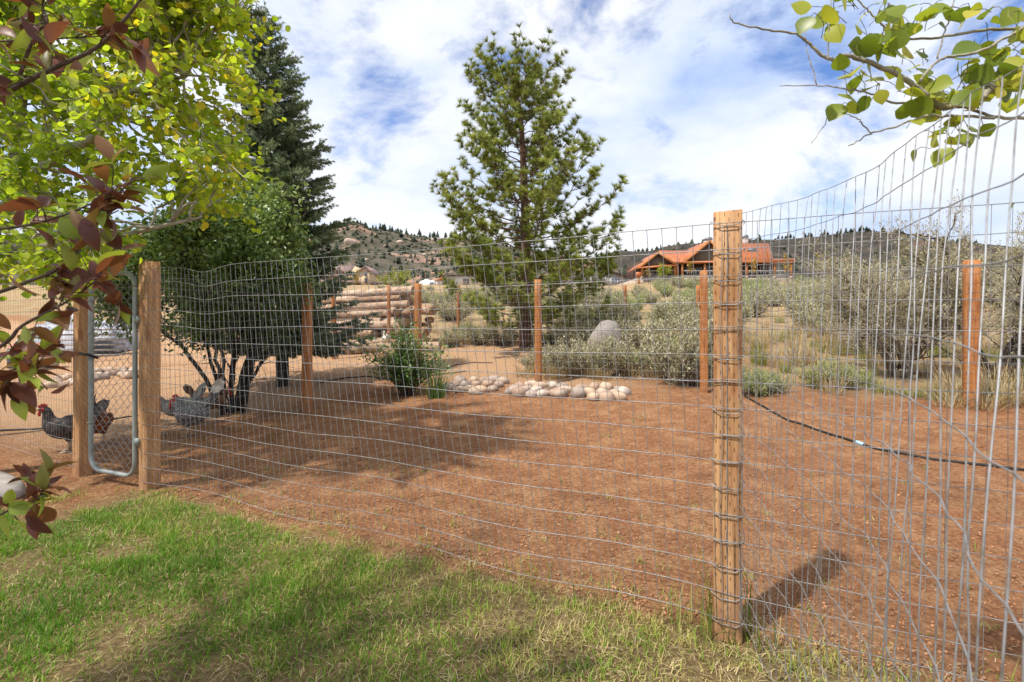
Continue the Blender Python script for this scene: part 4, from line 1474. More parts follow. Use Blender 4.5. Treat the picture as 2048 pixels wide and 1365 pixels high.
# slope below the houses
slope = []
tries = 0
while len(slope) < 262 and tries < 16000:
    tries += 1
    d = rnd.uniform(12, 58) if rnd.random() < .75 else rnd.uniform(58, 110)
    px = rnd.uniform(560, 2120)
    x = (px - 1024) / F * d
    if px < 900 and d < 17: continue
    if 560 < px < 900 and d < 24: continue
    if px > 1450 and d < 17 and rnd.random() < .75: continue
    if fbm(x * .09, d * .09, 77, 2) < .40 and d < 60: continue
    if 1265 < px < 1600 and d > 60: continue
    if 1125 < px < 1268 and d > 34: continue
    if 870 < px < 975 and d > 40: continue
    if 640 < px < 765 and d > 40: continue
    if any((x - q[0]) ** 2 + (d - q[1]) ** 2 < (1.0 + .012 * d) ** 2 for q in slope): continue
    slope.append((x, d))
slope.sort(key=lambda q: q[1])
for x, d in slope:
    far = d > 40
    lab = 'distant sagebrush clump dotted over the slope below the houses' if far else 'rounded sagebrush bush on the dry meadow slope'
    add_sage(x, d, rnd.uniform(1.2, 1.9) * (1.2 if far else 1), lab, 'far sagebrush on the slope' if far else 'sagebrush on the meadow', green=rnd.random() < .3)


def build_old_sage(px, d, W, Hh, seed, label):
    """old, tree-like sagebrush with bare crooked limbs below and pale sprays on top"""
    global rng
    keep = rng; rng = np.random.default_rng(seed); r = random.Random(seed)
    x = (px - 1024) / F * d
    base = np.array([x, d, gz(x, d)])
    th = thing('old_sagebrush', base, label, 'bush')
    wood = MB(); fine = MB(); leaf = MB()
    pos = []; dirs = []; tn = []
    for i in range(9):
        a = r.uniform(0, 6.28); sp = W * r.uniform(.35, 1.0)
        e = base + np.array([math.cos(a) * sp, math.sin(a) * sp * .6, Hh * r.uniform(.45, .85)])
        m = base + np.array([math.cos(a) * sp * .45, math.sin(a) * sp * .3, Hh * r.uniform(.12, .3)])
        limb = curve_pts([base + (r.gauss(0, .08), r.gauss(0, .05), -.05), m, (m + e) / 2 + rng.normal(0, .1, 3), e], 16)
        limb[1:] += rng.normal(0, .02, (15, 3))
        wood.tube(limb, np.linspace(r.uniform(.035, .06), .012, 16), 7)
        for q in range(22):
            j = r.randint(4, 15)
            v = np.array([math.cos(a) * .5, math.sin(a) * .4, .45]) + rng.normal(0, .55, 3); v /= np.linalg.norm(v)
            L = r.uniform(.25, .65)
            b2 = bough(limb[j], limb[j] + v * L, .05, .1, 8)
            wood.tube(b2, np.linspace(.012, .004, 8), 4, caps=False)
            for w in range(9):
                k = r.randint(2, 7)
                v2 = v * .5 + np.array([0, 0, .55]) + rng.normal(0, .5, 3); v2 /= np.linalg.norm(v2)
                t2 = b2[k] + np.linspace(0, 1, 4)[:, None] * v2 * r.uniform(.12, .34) + rng.normal(0, .008, (4, 3))
                fine.tube(t2, [.004, .003, .0022, .0015], 3, caps=False)
                hz = (t2[-1][2] - base[2]) / Hh
                if r.random() < .25 + .75 * min(1, hz * 1.5):
                    n = 17
                    f = rng.random(n) ** .6
                    pos.append(t2[0] + (t2[-1] - t2[0]) * f[:, None] + rng.normal(0, .028, (n, 3)))
                    dirs.append(v2 + rng.normal(0, .45, (n, 3))); tn.append(np.clip(rng.normal(.5, .22, n), 0, 1))
    pos = np.concatenate(pos); dirs = np.concatenate(dirs); tn = np.concatenate(tn); n = len(pos)
    s = rng.uniform(.022, .042, n)
    leaf.place(*SPRIG, pos, dirs, rng.normal(0, 1, (n, 3)), np.c_[s, s * 1.1, s], tn)
    wood.build('trunk', M['bark_dark'] if seed % 2 else M['bark_sage'], th, smooth=True)
    fine.build('twig', M['twig_pink'], th)
    leaf.build('foliage', M['sage'], th)
    rng = keep


build_old_sage(1795, 7.4, 1.15, 2.3, 202, 'big old sagebrush with dark bare limbs beside the orange post')
build_old_sage(1995, 6.9, 1.2, 2.75, 203, 'tall old sagebrush with black trunk behind the orange post at the fence')
build_old_sage(1735, 9.6, 1.05, 2.0, 204, 'wide grey sagebrush behind the big old one facing the dark ridge')
build_old_sage(2110, 8.6, 1.5, 2.6, 206, 'pale dry sagebrush with whitish twigs beyond the tall old one')

# dry bunch grass, straw and green weeds
TUFT_DRY = [grass_tuft('dry_grass', 110, .16, .55, .007, .55, .2, 1, M['straw'], i) for i in range(3)]
TUFT_GRN = [grass_tuft('green_grass', 90, .16, .42, .008, .5, .0, .8, M['weed'], i) for i in range(2)]
tus = []
for i in range(120):
    px = rnd.uniform(620, 2080); py = rnd.uniform(662, 735)
    if i % 3 == 0: px = rnd.uniform(640, 1040); py = rnd.uniform(650, 690)
    if i % 5 == 0: px = rnd.uniform(1480, 2080); py = rnd.uniform(670, 815)
    g = on_ground(px, py)
    if fence_v(g[0], g[1]) < 5.2: continue
    if px < 1080 and fence_v(g[0], g[1]) < 8.6: continue
    tus.append((g, px, py))
for g, px, py in tus:
    grn = rnd.random() < .45
    o = inst('bunch_grass', rnd.choice(TUFT_GRN if grn else TUFT_DRY), None, g, rnd.uniform(0, 6), rnd.uniform(.6, 1.15))
    tag(o, 'yellow green bunch grass tuft between the sagebrush' if grn else 'straw coloured dry bunch grass tuft between the sagebrush', 'grass clump', 'green bunch grass behind the pen' if grn else 'dry bunch grass behind the pen')
for k in range(22):
    px = rnd.uniform(1490, 1680); g = on_ground(px, rnd.uniform(640, 770))
    o = inst('meadow_tuft', rnd.choice(TUFT_DRY + TUFT_GRN[:1]), None, g, rnd.uniform(0, 6), rnd.uniform(.5, 1.0))
    tag(o, 'short meadow grass tuft in the open ground beside the big old sagebrush', 'grass clump', 'meadow tufts by the old sagebrush')
for px, py, s in [(1205, 716, .8), (1232, 714, .7), (1185, 712, .8), (700, 702, 1.25), (655, 712, 1.2), (740, 690, 1.1), (620, 706, 1.0), (760, 668, 1.2), (720, 672, 1.2), (1290, 700, 1.4), (1330, 690, 1.4), (1360, 722, 1.3)]:
    g = on_ground(px, py)
    o = inst('bunch_grass', TUFT_DRY[1], None, g, rnd.uniform(0, 6), s)
    tag(o, 'large drooping clump of dry straw grass', 'grass clump', 'large dry grass clumps')
for k in range(26):
    px = rnd.uniform(1050, 1425); g = on_ground(px, rnd.uniform(738, 764))
    o = inst('dry_brush', TUFT_DRY[k % 3], None, g, rnd.uniform(0, 6), (rnd.uniform(.7, 1.2), rnd.uniform(.7, 1.2), rnd.uniform(.35, .8)))
    tag(o, 'matted grey straw brush under the sagebrush by the cobbles', 'brush', 'dry brush along the back fence')
for px, py, s in [(1765, 788, .8), (1820, 795, .7), (1870, 800, .8), (1985, 800, .9), (2030, 780, .9), (1990, 745, .8), (1740, 775, .7)]:
    g = on_ground(px, py)
    o = inst('weed_patch', TUFT_GRN[0], None, g, rnd.uniform(0, 6), (s, s, s * .6))
    tag(o, 'green weeds in the shade under the big old sagebrush', 'weeds', 'weeds under the old sagebrush')
for px, py, s in [(1900, 815, .8), (1965, 818, .9), (2000, 815, .9), (2040, 812, .9), (1930, 800, .7)]:
    g = on_ground(px, py)
    o = inst('dry_weed', TUFT_DRY[2], None, g, rnd.uniform(0, 6), (s, s, s * .6))
    tag(o, 'matted dry weeds round the foot of the orange post by the old sagebrush', 'weeds', 'dry weeds at the orange post')


# ------------------------------------------------------------------ stones
def stone_mesh(seed, sx, sy, sz, mat, name='stone', rough=.06, seg=14):
    r = np.random.default_rng(seed)
    V = []; nr = 9
    for i in range(nr + 1):
        th = math.pi * i / nr
        for j in range(seg):
            ph = 2 * math.pi * j / seg
            V.append((math.sin(th) * math.cos(ph), math.sin(th) * math.sin(ph), math.cos(th)))
    V = np.array(V)
    k = r.normal(size=(5, 3)); ph = r.uniform(0, 6, 5)
    f = 1 + rough * np.sin(V @ (k.T * 1.6) + ph).sum(1)
    V = np.sign(V) * np.abs(V) ** .88 * f[:, None] * np.array([sx, sy, sz])
    fs = []
    for i in range(nr):
        for j in range(seg):
            q = (j + 1) % seg
            fs.append((i * seg + j, (i + 1) * seg + j, (i + 1) * seg + q, i * seg + q))
    return MB().add(V, np.array(fs)).mesh(name, mat, smooth=True)


STONES = [stone_mesh(300 + i, rnd.uniform(.085, .12), rnd.uniform(.07, .095), rnd.uniform(.06, .08), M['stone']) for i in range(9)]


def lay_stones(spots, label, group, size=1.0):
    for px, py in spots:
        g = on_ground(px, py)
        s = size * rnd.uniform(.82, 1.15)
        o = inst('cobble', rnd.choice(STONES), None, (g[0], g[1], g[2] + .035 * s), (rnd.uniform(-.15, .15), rnd.uniform(-.15, .15), rnd.uniform(-.9, .9)), s)
        tag(o, label, 'stone', group)


lay_stones([(922, 768), (947, 766), (970, 765), (990, 766), (1005, 768), (908, 774), (930, 776), (952, 774), (975, 773), (997, 775), (898, 782), (918, 785), (940, 784), (962, 785), (985, 783), (950, 790)],
           'smooth pinkish river cobble in the border beside the green bush', 'cobbles beside the bush')
lay_stones([(1040, 778), (1062, 776), (1082, 779), (1104, 777), (1124, 778), (1028, 787), (1050, 788), (1072, 787), (1094, 786), (1114, 787), (1130, 786), (1040, 794), (1062, 795), (1086, 794), (1108, 794), (1122, 795)],
           'smooth pinkish river cobble in the border at the foot of the orange post', 'cobbles at the orange post')
lay_stones([(1165, 783), (1188, 782), (1212, 782), (1236, 784), (1158, 793), (1180, 792), (1204, 793), (1230, 794), (1246, 791), (1190, 800), (1214, 802), (1236, 801)],
           'smooth pinkish river cobble in the short border end by the sagebrush', 'cobbles by the sagebrush')
lay_stones([(px + rnd.uniform(-5, 5), 772 - (px - 105) * .12 + rnd.uniform(-9, 7)) for px in range(105, 285, 8)] + [(px + rnd.uniform(-4, 4), 752 - (px - 190) * .1 + rnd.uniform(-7, 5)) for px in range(190, 285, 9)],
           'rounded brown cobble in the low border across the path from the gate', 'cobbles across the path', 1.05)
g = on_ground(176, 945)
tag(inst('cobble', STONES[0], None, (g[0], g[1], g[2] + .03), .4, .75), 'single pink cobble lying against the foot of the gate post', 'stone')
g = on_ground(30, 980)
tag(inst('edging_rock', stone_mesh(331, .5, .12, .09, M['boulder'], 'edging_rock', .05), None, (g[0] - .25, g[1], .03), -.4), 'flat grey edging rock half buried at the lawn corner', 'rock')
g = on_ground(1215, 715)
tag(inst('boulder', stone_mesh(340, .36, .3, .40, M['boulder'], 'boulder', .11, 20), None, (g[0] + .02, g[1], g[2] + .22), .3), 'pale grey rounded boulder among the dry grass', 'boulder')
g = on_ground(785, 722)
ROCK = np.array([g[0], g[1], g[2]])
tag(inst('perch_rock', stone_mesh(350, .24, .2, .26, M['redrock'], 'perch_rock', .07), None, (g[0], g[1], g[2] + .1), .3), 'reddish rock under the white hen behind the bush', 'rock')


# ------------------------------------------------------------------ log pile
def log_thing(a, b, r, bark, label, group):
    a = np.asarray(a, float); b = np.asarray(b, float)
    th = thing('log', (a + b) / 2, label, 'log', group)
    n = 9
    t = np.linspace(0, 1, n)[:, None]
    path = a + (b - a) * t + np.r_[[np.zeros(3)], rng.normal(0, .008, (n - 2, 3)), [np.zeros(3)]]
    MB().tube(path, np.linspace(r, r * .86, n) * (1 + rng.normal(0, .015, n)), 14, caps=False).build('bark', M['log_dark'] if bark else M['log'], th, smooth=True)
    v = (b - a) / np.linalg.norm(b - a)
    for p, rr, s in ((a, r, -1), (b, r * .86, 1)):
        m = MB(); m.tube([p - v * s * .02, p + v * s * .004, p + v * s * .006], [rr * .99, rr * .98, rr * .5], 14)
        m.build('cut_end', M['log_end'], th)


def build_logs():
    # long peeled logs stacked with their butts toward the pen, shorter dark ones in front
    dirv = np.array([-.93, .36, 0]); dirv /= np.linalg.norm(dirv)
    c = np.array([(790 - 1024) / F * 14.0, 14.0])
    z0 = gz(c[0] - 1.5, c[1])
    acr = np.array([.36, .93, 0])
    rows = [(8, .125, .13), (7, .125, .34), (6, .12, .55), (5, .12, .76), (5, .115, .97), (4, .115, 1.18), (3, .11, 1.37), (2, .12, 1.55)]
    for ri, (n, r, zz) in enumerate(rows):
        for k in range(n):
            off = (k - (n - 1) / 2) * .31
            j = rnd.uniform(-.75, .55); dj = dirv + np.array([rnd.gauss(0, .04), rnd.gauss(0, .07), rnd.gauss(0, .012)])
            st = np.array([c[0], c[1], z0 + zz + rnd.uniform(-.06, .06)]) + acr * off * .9 - dirv * (.35 + j) + np.array([.15 * ri * 0, 0, 0])
            L = rnd.uniform(4.6, 5.6)
            en = st + dj * L + np.array([0, 0, rnd.uniform(-.12, .02) - .05])
            log_thing(st, en, r * rnd.uniform(.62, 1.15), rnd.random() < .15, 'long pale peeled log lying in the big stack', 'logs in the big stack')
    # shorter dark ends on the right of the stack
    for k in range(17):
        row = k % 4
        px = 775 + (k // 4) * 24 + row * 8 + rnd.uniform(-6, 6)
        d = 12.9 + rnd.uniform(-.2, .4)
        x = (px - 1024) / F * d
        z = gz(x, d) + .15 + row * .27 + rnd.uniform(-.03, .03)
        a = np.array([x, d, z]); a2 = a + np.array([-.75 + rnd.gauss(0, .25), .95, rnd.uniform(-.12, .12)]) * rnd.uniform(.8, 1.6)
        log_thing(a, a2, rnd.uniform(.07, .14), rnd.random() < .7, 'short dark barked log with its cut end showing', 'dark logs at the end of the stack')
    for px, py, L, r, ang in [(880, 664, 2.6, .12, .12), (722, 650, 2.3, .15, .1), (700, 670, 2.6, .10, .05), (812, 671, .35, .13, -.1)]:
        d = 12.0
        x = (px - 1024) / F * d
        a = np.array([x, d, gz(x, d) + r])
        b = a + np.array([-L, L * ang, 0]); b[2] = gz(b[0], b[1]) + r
        log_thing(a, b, r, False, 'single peeled log lying on the grass in front of the stack', 'loose logs before the stack')


build_logs()


# ------------------------------------------------------------------ hens
M['hen_black'] = mat_noise('black_feather', (.008, .008, .010), (.05, .042, .04), 28, .55, c3=(.16, .12, .10), bump=.5, bump_scale=70)
M['hen_grey'] = mat_noise('grey_feather', (.10, .095, .09), (.26, .25, .24), 26, .7, bump=.5, bump_scale=70)
M['hen_white'] = mat_noise('white_feather', (.55, .46, .36), (.82, .76, .68), 14, .7, bump=.4, bump_scale=60)
M['hen_brown'] = mat_noise('brown_feather', (.07, .035, .018), (.24, .12, .05), 22, .7, bump=.5, bump_scale=70)
M['rooster'] = mat_noise('rooster_feather', (.05, .012, .006), (.32, .09, .02), 16, .5, bump=.5, bump_scale=60)
M['comb'] = mat_noise('red_comb', (.42, .02, .015), (.62, .05, .035), 40, .5)
M['beak'] = mat_noise('beak_horn', (.35, .24, .10), (.5, .36, .18), 40, .5)
M['leg'] = mat_noise('hen_leg', (.36, .26, .17), (.5, .38, .27), 40, .6)


def mat_barred():
    m, N = new_mat('barred_feather')
    tc = N('ShaderNodeTexCoord')
    w = N('ShaderNodeTexWave', wave_type='BANDS', bands_direction='DIAGONAL', inp={'Vector': tc.outputs['Object'], 'Scale': 20.0, 'Distortion': 9.0, 'Detail': 3.0, 'Detail Scale': 4.0})
    cr = ramp(N('ShaderNodeValToRGB', inp={0: w.outputs[0]}), [(.45, (.015, .015, .017)), (.6, (.36, .34, .33))])
    return finish(m, N, N('ShaderNodeBsdfPrincipled', inp={'Base Color': cr.outputs[0], 'Roughness': .7}))


M['hen_barred'] = mat_barred()


def remeshed(mb, name, mat, voxel, smooth_it=6):
    me = mb.mesh(name + '_raw', mat)
    o = bpy.data.objects.new(name + '_raw', me); col.objects.link(o)
    md = o.modifiers.new('r', 'REMESH'); md.mode = 'VOXEL'; md.voxel_size = voxel; md.use_smooth_shade = True
    sm = o.modifiers.new('s', 'SMOOTH'); sm.factor = .5; sm.iterations = smooth_it
    dg = bpy.context.evaluated_depsgraph_get()
    out = bpy.data.meshes.new_from_object(o.evaluated_get(dg), depsgraph=dg)
    out.name = name
    out.materials.clear(); out.materials.append(mat)
    bpy.data.objects.remove(o); bpy.data.meshes.remove(me)
    return out


def ell_tube(mb, path, rx, rz, sides=14):
    """loft of ellipses: path in the xz plane, rx across (y), rz in plane"""
    path = np.asarray(path, float); n = len(path)
    T = np.gradient(path, axis=0); T /= np.linalg.norm(T, axis=1, keepdims=True)
    Nn = np.stack([-T[:, 2], np.zeros(n), T[:, 0]], 1)
    a = np.linspace(0, 2 * math.pi, sides, endpoint=False)
    V = path[:, None] + np.cos(a)[None, :, None] * np.array([0, 1, 0]) * np.asarray(rx)[:, None, None] + np.sin(a)[None, :, None] * Nn[:, None] * np.asarray(rz)[:, None, None]
    i = np.arange(n - 1)[:, None] * sides; j = np.arange(sides)[None]; k = (j + 1) % sides
    fs = np.stack([i + j, i + sides + j, i + sides + k, i + k], -1).reshape(-1, 4)
    base = mb.n
    mb.add(V.reshape(-1, 3), fs)
    for off, rev in ((0, False), ((n - 1) * sides, True)):
        fan = np.array([(off, off + q, off + q + 1) for q in range(1, sides - 1)])
        if rev: fan = fan[:, ::-1]
        mb.f[3].append(fan + base); mb.m[3].append(np.full(len(fan), 0))


def build_hen(loc, face, label, mat, size=1.0, pose='up', tailmat=None, tail_up=.12):
    """hen facing +x locally; feet at z=0"""
    th = thing('hen' if 'rooster' not in label else 'rooster', loc, label, 'chicken', None, face)
    th.scale = (size,) * 3
    mb = MB()
    # rump to breast to neck to head
    if pose == 'up':
        sp = [(-.185, 0, .295), (-.14, 0, .265), (-.08, 0, .235), (0, 0, .215), (.07, 0, .222), (.115, 0, .255), (.135, 0, .30), (.142, 0, .345), (.152, 0, .375), (.175, 0, .385), (.195, 0, .382)]
    else:
        sp = [(-.185, 0, .29), (-.14, 0, .255), (-.08, 0, .225), (0, 0, .205), (.07, 0, .205), (.12, 0, .225), (.155, 0, .255), (.175, 0, .285), (.195, 0, .305), (.215, 0, .305), (.235, 0, .298)]
    rx = [.02, .055, .088, .10, .092, .066, .046, .034, .030, .028, .012]
    rz = [.022, .06, .092, .108, .10, .072, .046, .035, .033, .030, .012]
    ell_tube(mb, curve_pts(sp, 30), np.interp(np.linspace(0, 10, 30), range(11), rx), np.interp(np.linspace(0, 10, 30), range(11), rz))
    for s in (-1, 1):      # thighs and wings belong to the body surface
        ell_tube(mb, np.array([(-.01, s * .05, .19), (.0, s * .05, .15), (.005, s * .05, .115), (.0, s * .05, .09)]), [.04, .036, .022, .011], [.05, .042, .024, .012], 10)
        ell_tube(mb, np.array([(.075, s * .075, .235), (.03, s * .092, .232), (-.04, s * .092, .225), (-.11, s * .07, .235), (-.15, s * .05, .25)]), [.01, .026, .028, .02, .006], [.02, .055, .06, .04, .012], 10)
    inst('body', remeshed(mb, 'hen_body', mat, .0085, 5), th)
    tb = MB()
    for i in range(13):
        s = (i - 6) / 6
        a = rnd.uniform(-.12, .12)
        p0 = np.array([-.135, s * .025, .27]); tip = np.array([-.255 + abs(s) * .03 + a * .1, s * .06, .31 + tail_up + a * .25 - abs(s) * .05])
        d = tip - p0
        tb.place(*leaf_template([(0, .06), (.3, .15), (.75, .17), (.95, .08), (1, 0)], .1, .2), [p0], [d], [(0, 1 if s >= 0 else -1, .2)], np.array([np.linalg.norm(d)]), .5)
    tb.build('tail', tailmat or mat, th, origin=tuple(th.location))
    th.children[-1].location = (0, 0, 0)
    me = th.children[-1].data
    co = np.empty(len(me.vertices) * 3); me.vertices.foreach_get('co', co); co = co.reshape(-1, 3) + np.array(th.location); me.vertices.foreach_set('co', co.ravel()); me.update()
    hx, hz = sp[9][0], sp[9][2]
    def local(mbx, name, mm, smooth=True):
        return inst(name, mbx.mesh(name, mm, smooth=smooth), th)
    cb = MB()
    prof = [(-.03, .02), (-.032, .045), (-.018, .037), (-.012, .056), (0, .04), (.008, .054), (.016, .036), (.026, .042), (.028, .02), (0, .012)]
    V = [(hx + x, y, hz + z) for y in (-.005, .005) for x, z in prof]
    n = len(prof)
    fs = [tuple(range(n)), tuple(range(2 * n - 1, n - 1, -1))] + [(i, n + i, n + (i + 1) % n, (i + 1) % n) for i in range(n)]
    cb.add(np.array(V), fs); local(cb, 'comb', M['comb'], False)
    wb = MB()
    for s in (-1, 1): wb.tube([(hx + .018, s * .010, hz - .012), (hx + .02, s * .012, hz - .035), (hx + .018, s * .010, hz - .055)], [.007, .012, .005], 7)
    wb.tube([(hx - .002, -.030, hz + .004), (hx - .002, .030, hz + .004)], [.017, .017], 9)
    local(wb, 'wattle', M['comb'])
    bk = MB(); bk.tube([(hx + .016, 0, hz), (hx + .035, 0, hz - .001), (hx + .05, 0, hz - .008)], [.011, .008, .001], 8); local(bk, 'beak', M['beak'])
    for s in (-1, 1):
        eb = MB(); eb.tube([(hx + .008, s * .026, hz + .008), (hx + .008, s * .0325, hz + .008)], [.0055, .003], 8); local(eb, 'eye', M['black'])
        lg = MB(); lg.tube([(0, s * .05, .11), (.0, s * .05, .06), (.006, s * .05, .012)], [.010, .0075, .008], 7)
        for aa in (-.5, 0, .5): lg.tube([(.006, s * .05, .010), (.006 + .055 * math.cos(aa), s * .05 + .055 * math.sin(aa), .005)], [.007, .003], 5)
        lg.tube([(.006, s * .05, .01), (-.03, s * .05, .005)], [.006, .003], 5)
        local(lg, 'leg', M['leg'])
    return th


g = on_ground(140, 903); build_hen((g[0], g[1], g[2]), math.radians(215), 'black hen with red comb standing outside the wire left of the gate post', M['hen_black'], 1.08, 'up', M['hen_grey'])
g = on_ground(176, 896); build_hen((g[0], g[1] + .1, g[2]), math.radians(120), 'red brown rooster hidden behind the gate post', M['rooster'], 1.1, 'down', M['black'], .2)
g = on_ground(384, 872); build_hen((g[0], g[1], g[2]), math.radians(172), 'black and white speckled hen by the shrub stems facing the gate', M['hen_barred'], 1.08, 'down')
g = on_ground(322, 866); build_hen((g[0] - .05, g[1] + .35, gz(g[0], g[1])), math.radians(195), 'plain grey hen partly hidden by the knotty fence post', M['hen_grey'], 1.05, 'down')
g = on_ground(382, 852); build_hen((g[0], g[1] + .1, g[2]), math.radians(200), 'grey hen with pale raised tail behind the speckled hen', M['hen_grey'], 1.0, 'down', M['hen_white'], .2)
g = on_ground(418, 836); build_hen((g[0], g[1], g[2]), math.radians(35), 'brown hen in the shade under the leafy shrub', M['hen_brown'], 1.0, 'down')
build_hen((ROCK[0] - .14, ROCK[1], ROCK[2] + .32), math.radians(-60), 'white hen standing on the reddish rock', M['hen_white'], .82, 'up')


# ------------------------------------------------------------------ hoses
def hose(pts, r, label, name='hose', clamp=None):
    th = None
    path = []
    for px, py in pts:
        g = on_ground(px, py); path.append(g + (0, 0, r * .8))
    path = curve_pts(path, 60)
    path[:, 2] = ground(path[:, 0], path[:, 1]) + r * .8
    if clamp is None:
        tag(MB().tube(path, r, 8).build(name, M['black'], None, origin=tuple(path[0]), smooth=True), label, 'hose')
    else:
        th = thing(name, path[0], label, 'hose')
        MB().tube(path, r, 8).build('pipe', M['black'], th, smooth=True)
        g = on_ground(*clamp); i = int(np.argmin(np.linalg.norm(path - g, axis=1)))
        MB().tube(path[i:i + 2], r * 1.5, 8).build('clamp', M['blue_tape'], th)


hose([(1470, 770), (1500, 800), (1560, 835), (1620, 858), (1720, 890), (1830, 915), (1940, 932), (2060, 947), (2200, 960)], .012, 'black irrigation hose snaking across the dirt of the pen with pale clamps', 'irrigation_hose', (1718, 890))
hose([(-60, 868), (40, 862), (120, 855), (200, 845), (280, 832), (340, 822)], .012, 'black hose lying on the ground behind the black hen and the gate', 'irrigation_hose')
hose([(640, 768), (680, 760), (740, 755), (780, 760)], .012, 'curved black hose end on the path left of the bush', 'irrigation_hose')
hose([(885, 740), (915, 731), (950, 727), (985, 728)], .010, 'short black hose arched over the path right of the bush', 'irrigation_hose')


# ------------------------------------------------------------------ kennel crate, tarp and boards by the path
M['crate_pink'] = mat_noise('faded_red_plastic', (.36, .13, .09), (.48, .22, .16), 6, .6)
M['crate_beige'] = mat_noise('beige_plastic', (.50, .42, .32), (.62, .54, .43), 6, .6)
M['tarp'] = mat_noise('silver_tarp', (.22, .23, .27), (.46, .47, .52), 3, .45, bump=.5, bump_scale=6, spec=.5)
M['board'] = mat_noise('weathered_board', (.22, .20, .18), (.48, .44, .40), 6, .8, stretch=(.3, 3, 3))
M['letter'] = mat_noise('white_print', (.75, .75, .75), (.85, .85, .85), 5, .6)


def build_crate():
    g = on_ground(68, 742)
    th = thing('pet_crate', g, 'plastic pet carrier with faded red top and black grille beside the path', 'pet crate', None, -.42)
    b = (0, 0, 0)
    def loc(mb, name, mat): return inst(name, mb.mesh(name, mat), th)
    w, d, h = .58, .72, .62
    lo = MB()
    V = [(-w / 2 * s, -d / 2 * s, z) if 0 else (x * s, y * s, z) for z, s in ((0, .9), (.30, 1.0)) for x, y in ((-w / 2, -d / 2), (w / 2, -d / 2), (w / 2, d / 2), (-w / 2, d / 2))]
    box = [(3, 2, 1, 0), (4, 5, 6, 7), (0, 1, 5, 4), (1, 2, 6, 5), (2, 3, 7, 6), (3, 0, 4, 7)]
    lo.add(np.array(V), box); loc(lo, 'base_tray', M['crate_beige'])
    up = MB()
    V = [(x * s, y * s, z) for z, s in ((.305, 1.0), (.52, .95), (h, .78)) for x, y in ((-w / 2, -d / 2), (w / 2, -d / 2), (w / 2, d / 2), (-w / 2, d / 2))]
    fs = [(3, 2, 1, 0), (8, 9, 10, 11)] + [(4 * i + a, 4 * i + c, 4 * i + 4 + c, 4 * i + 4 + a) for i in range(2) for a, c in ((0, 1), (1, 2), (2, 3), (3, 0))]
    up.add(np.array(V), fs); loc(up, 'top_shell', M['crate_pink'])
    rim = MB(); rim.box((0, 0, .302), (w + .04, d + .04, .025)); loc(rim, 'rim', M['crate_beige'])
    for s in (-1, 1):
        for k in range(6):
            sl = MB(); sl.box((s * w / 2 * .985, -.25 + k * .1, .40), (.014, .04, .10)); loc(sl, 'vent', M['black'])
    dr = MB(); dr.box((0, -d / 2 - .012, .30), (.40, .01, .44)); loc(dr, 'door', M['black'])
    for k in range(9):
        br = MB(); br.box((-.18 + k * .045, -d / 2 - .021, .30), (.006, .006, .43)); loc(br, 'bar', M['pipe'])
    for k in range(4):
        br = MB(); br.box((0, -d / 2 - .028, .13 + k * .11), (.39, .006, .006)); loc(br, 'bar', M['pipe'])
    for k, (x, z, ww) in enumerate([(-.02, .47, .14), (.10, .47, .06), (.0, .41, .05), (.08, .41, .09)]):
        lt = MB()
        n = int(ww / .014)
        for q in range(n):
            lt.box((x - ww / 2 + q * .014, -d / 2 - .034, z), (.007, .002, .022 + .006 * (q % 3)))
        loc(lt, 'lettering', M['letter'])


build_crate()


def build_tarp():
    g = on_ground(120, 722)
    n = 40
    u = np.linspace(-1, 1, n); X, Y = np.meshgrid(u, u)
    r = np.maximum(np.abs(X), np.abs(Y))
    z = .95 * np.clip(1.25 - r ** 2 * 1.25, 0, 1) ** .6 + (fbm(X * 3 + 5, Y * 3, 60, 5) - .5) * 1.1 * np.clip(1.1 - r, .1, 1) + (fbm(X * 9, Y * 9 + 3, 66, 3) - .5) * .3
    V = np.stack([X * 1.5 + g[0] - .9, Y * .9 + g[1] + 1.9, np.maximum(z, .02) + gz(g[0], g[1] + 1.5) - .02], -1).reshape(-1, 3)
    i = np.arange(n - 1)[:, None] * n + np.arange(n - 1)[None]
    fs = np.stack([i, i + 1, i + n + 1, i + n], -1).reshape(-1, 4)
    tag(MB().add(V, fs).build('tarpaulin', M['tarp'], None, origin=(g[0] - .9, g[1] + 1.9, g[2])), 'crumpled silver tarpaulin heaped over stored goods behind the pet carrier', 'tarp')
    for k in range(6):
        p = np.array([g[0] + .25, g[1] + .75, g[2] + .10 + .14 * k])
        m = MB().box((0, 0, 0), (1.5 + rnd.uniform(-.2, .2), .5, .045))
        o = inst('board', m.mesh('board', M['board']), None, p + rng.normal(0, .03, 3) * (1, 1, 0), .12 + rnd.uniform(-.05, .05))
        tag(o, 'grey weathered board in the stack beside the silver tarpaulin', 'board', 'boards by the tarpaulin')
    path = [np.array([g[0] + .55 + .16 * math.cos(a), g[1] + .45 + .05 * math.sin(a), g[2] + .72 + .11 * math.sin(a)]) for a in np.linspace(0, 6.1, 20)]
    tag(MB().tube(path, .012, 7, ref=(0, 1, 0)).build('cable_loop', M['black'], None, origin=tuple(path[0])), 'loop of black cable hanging before the silver tarpaulin', 'cable')


build_tarp()


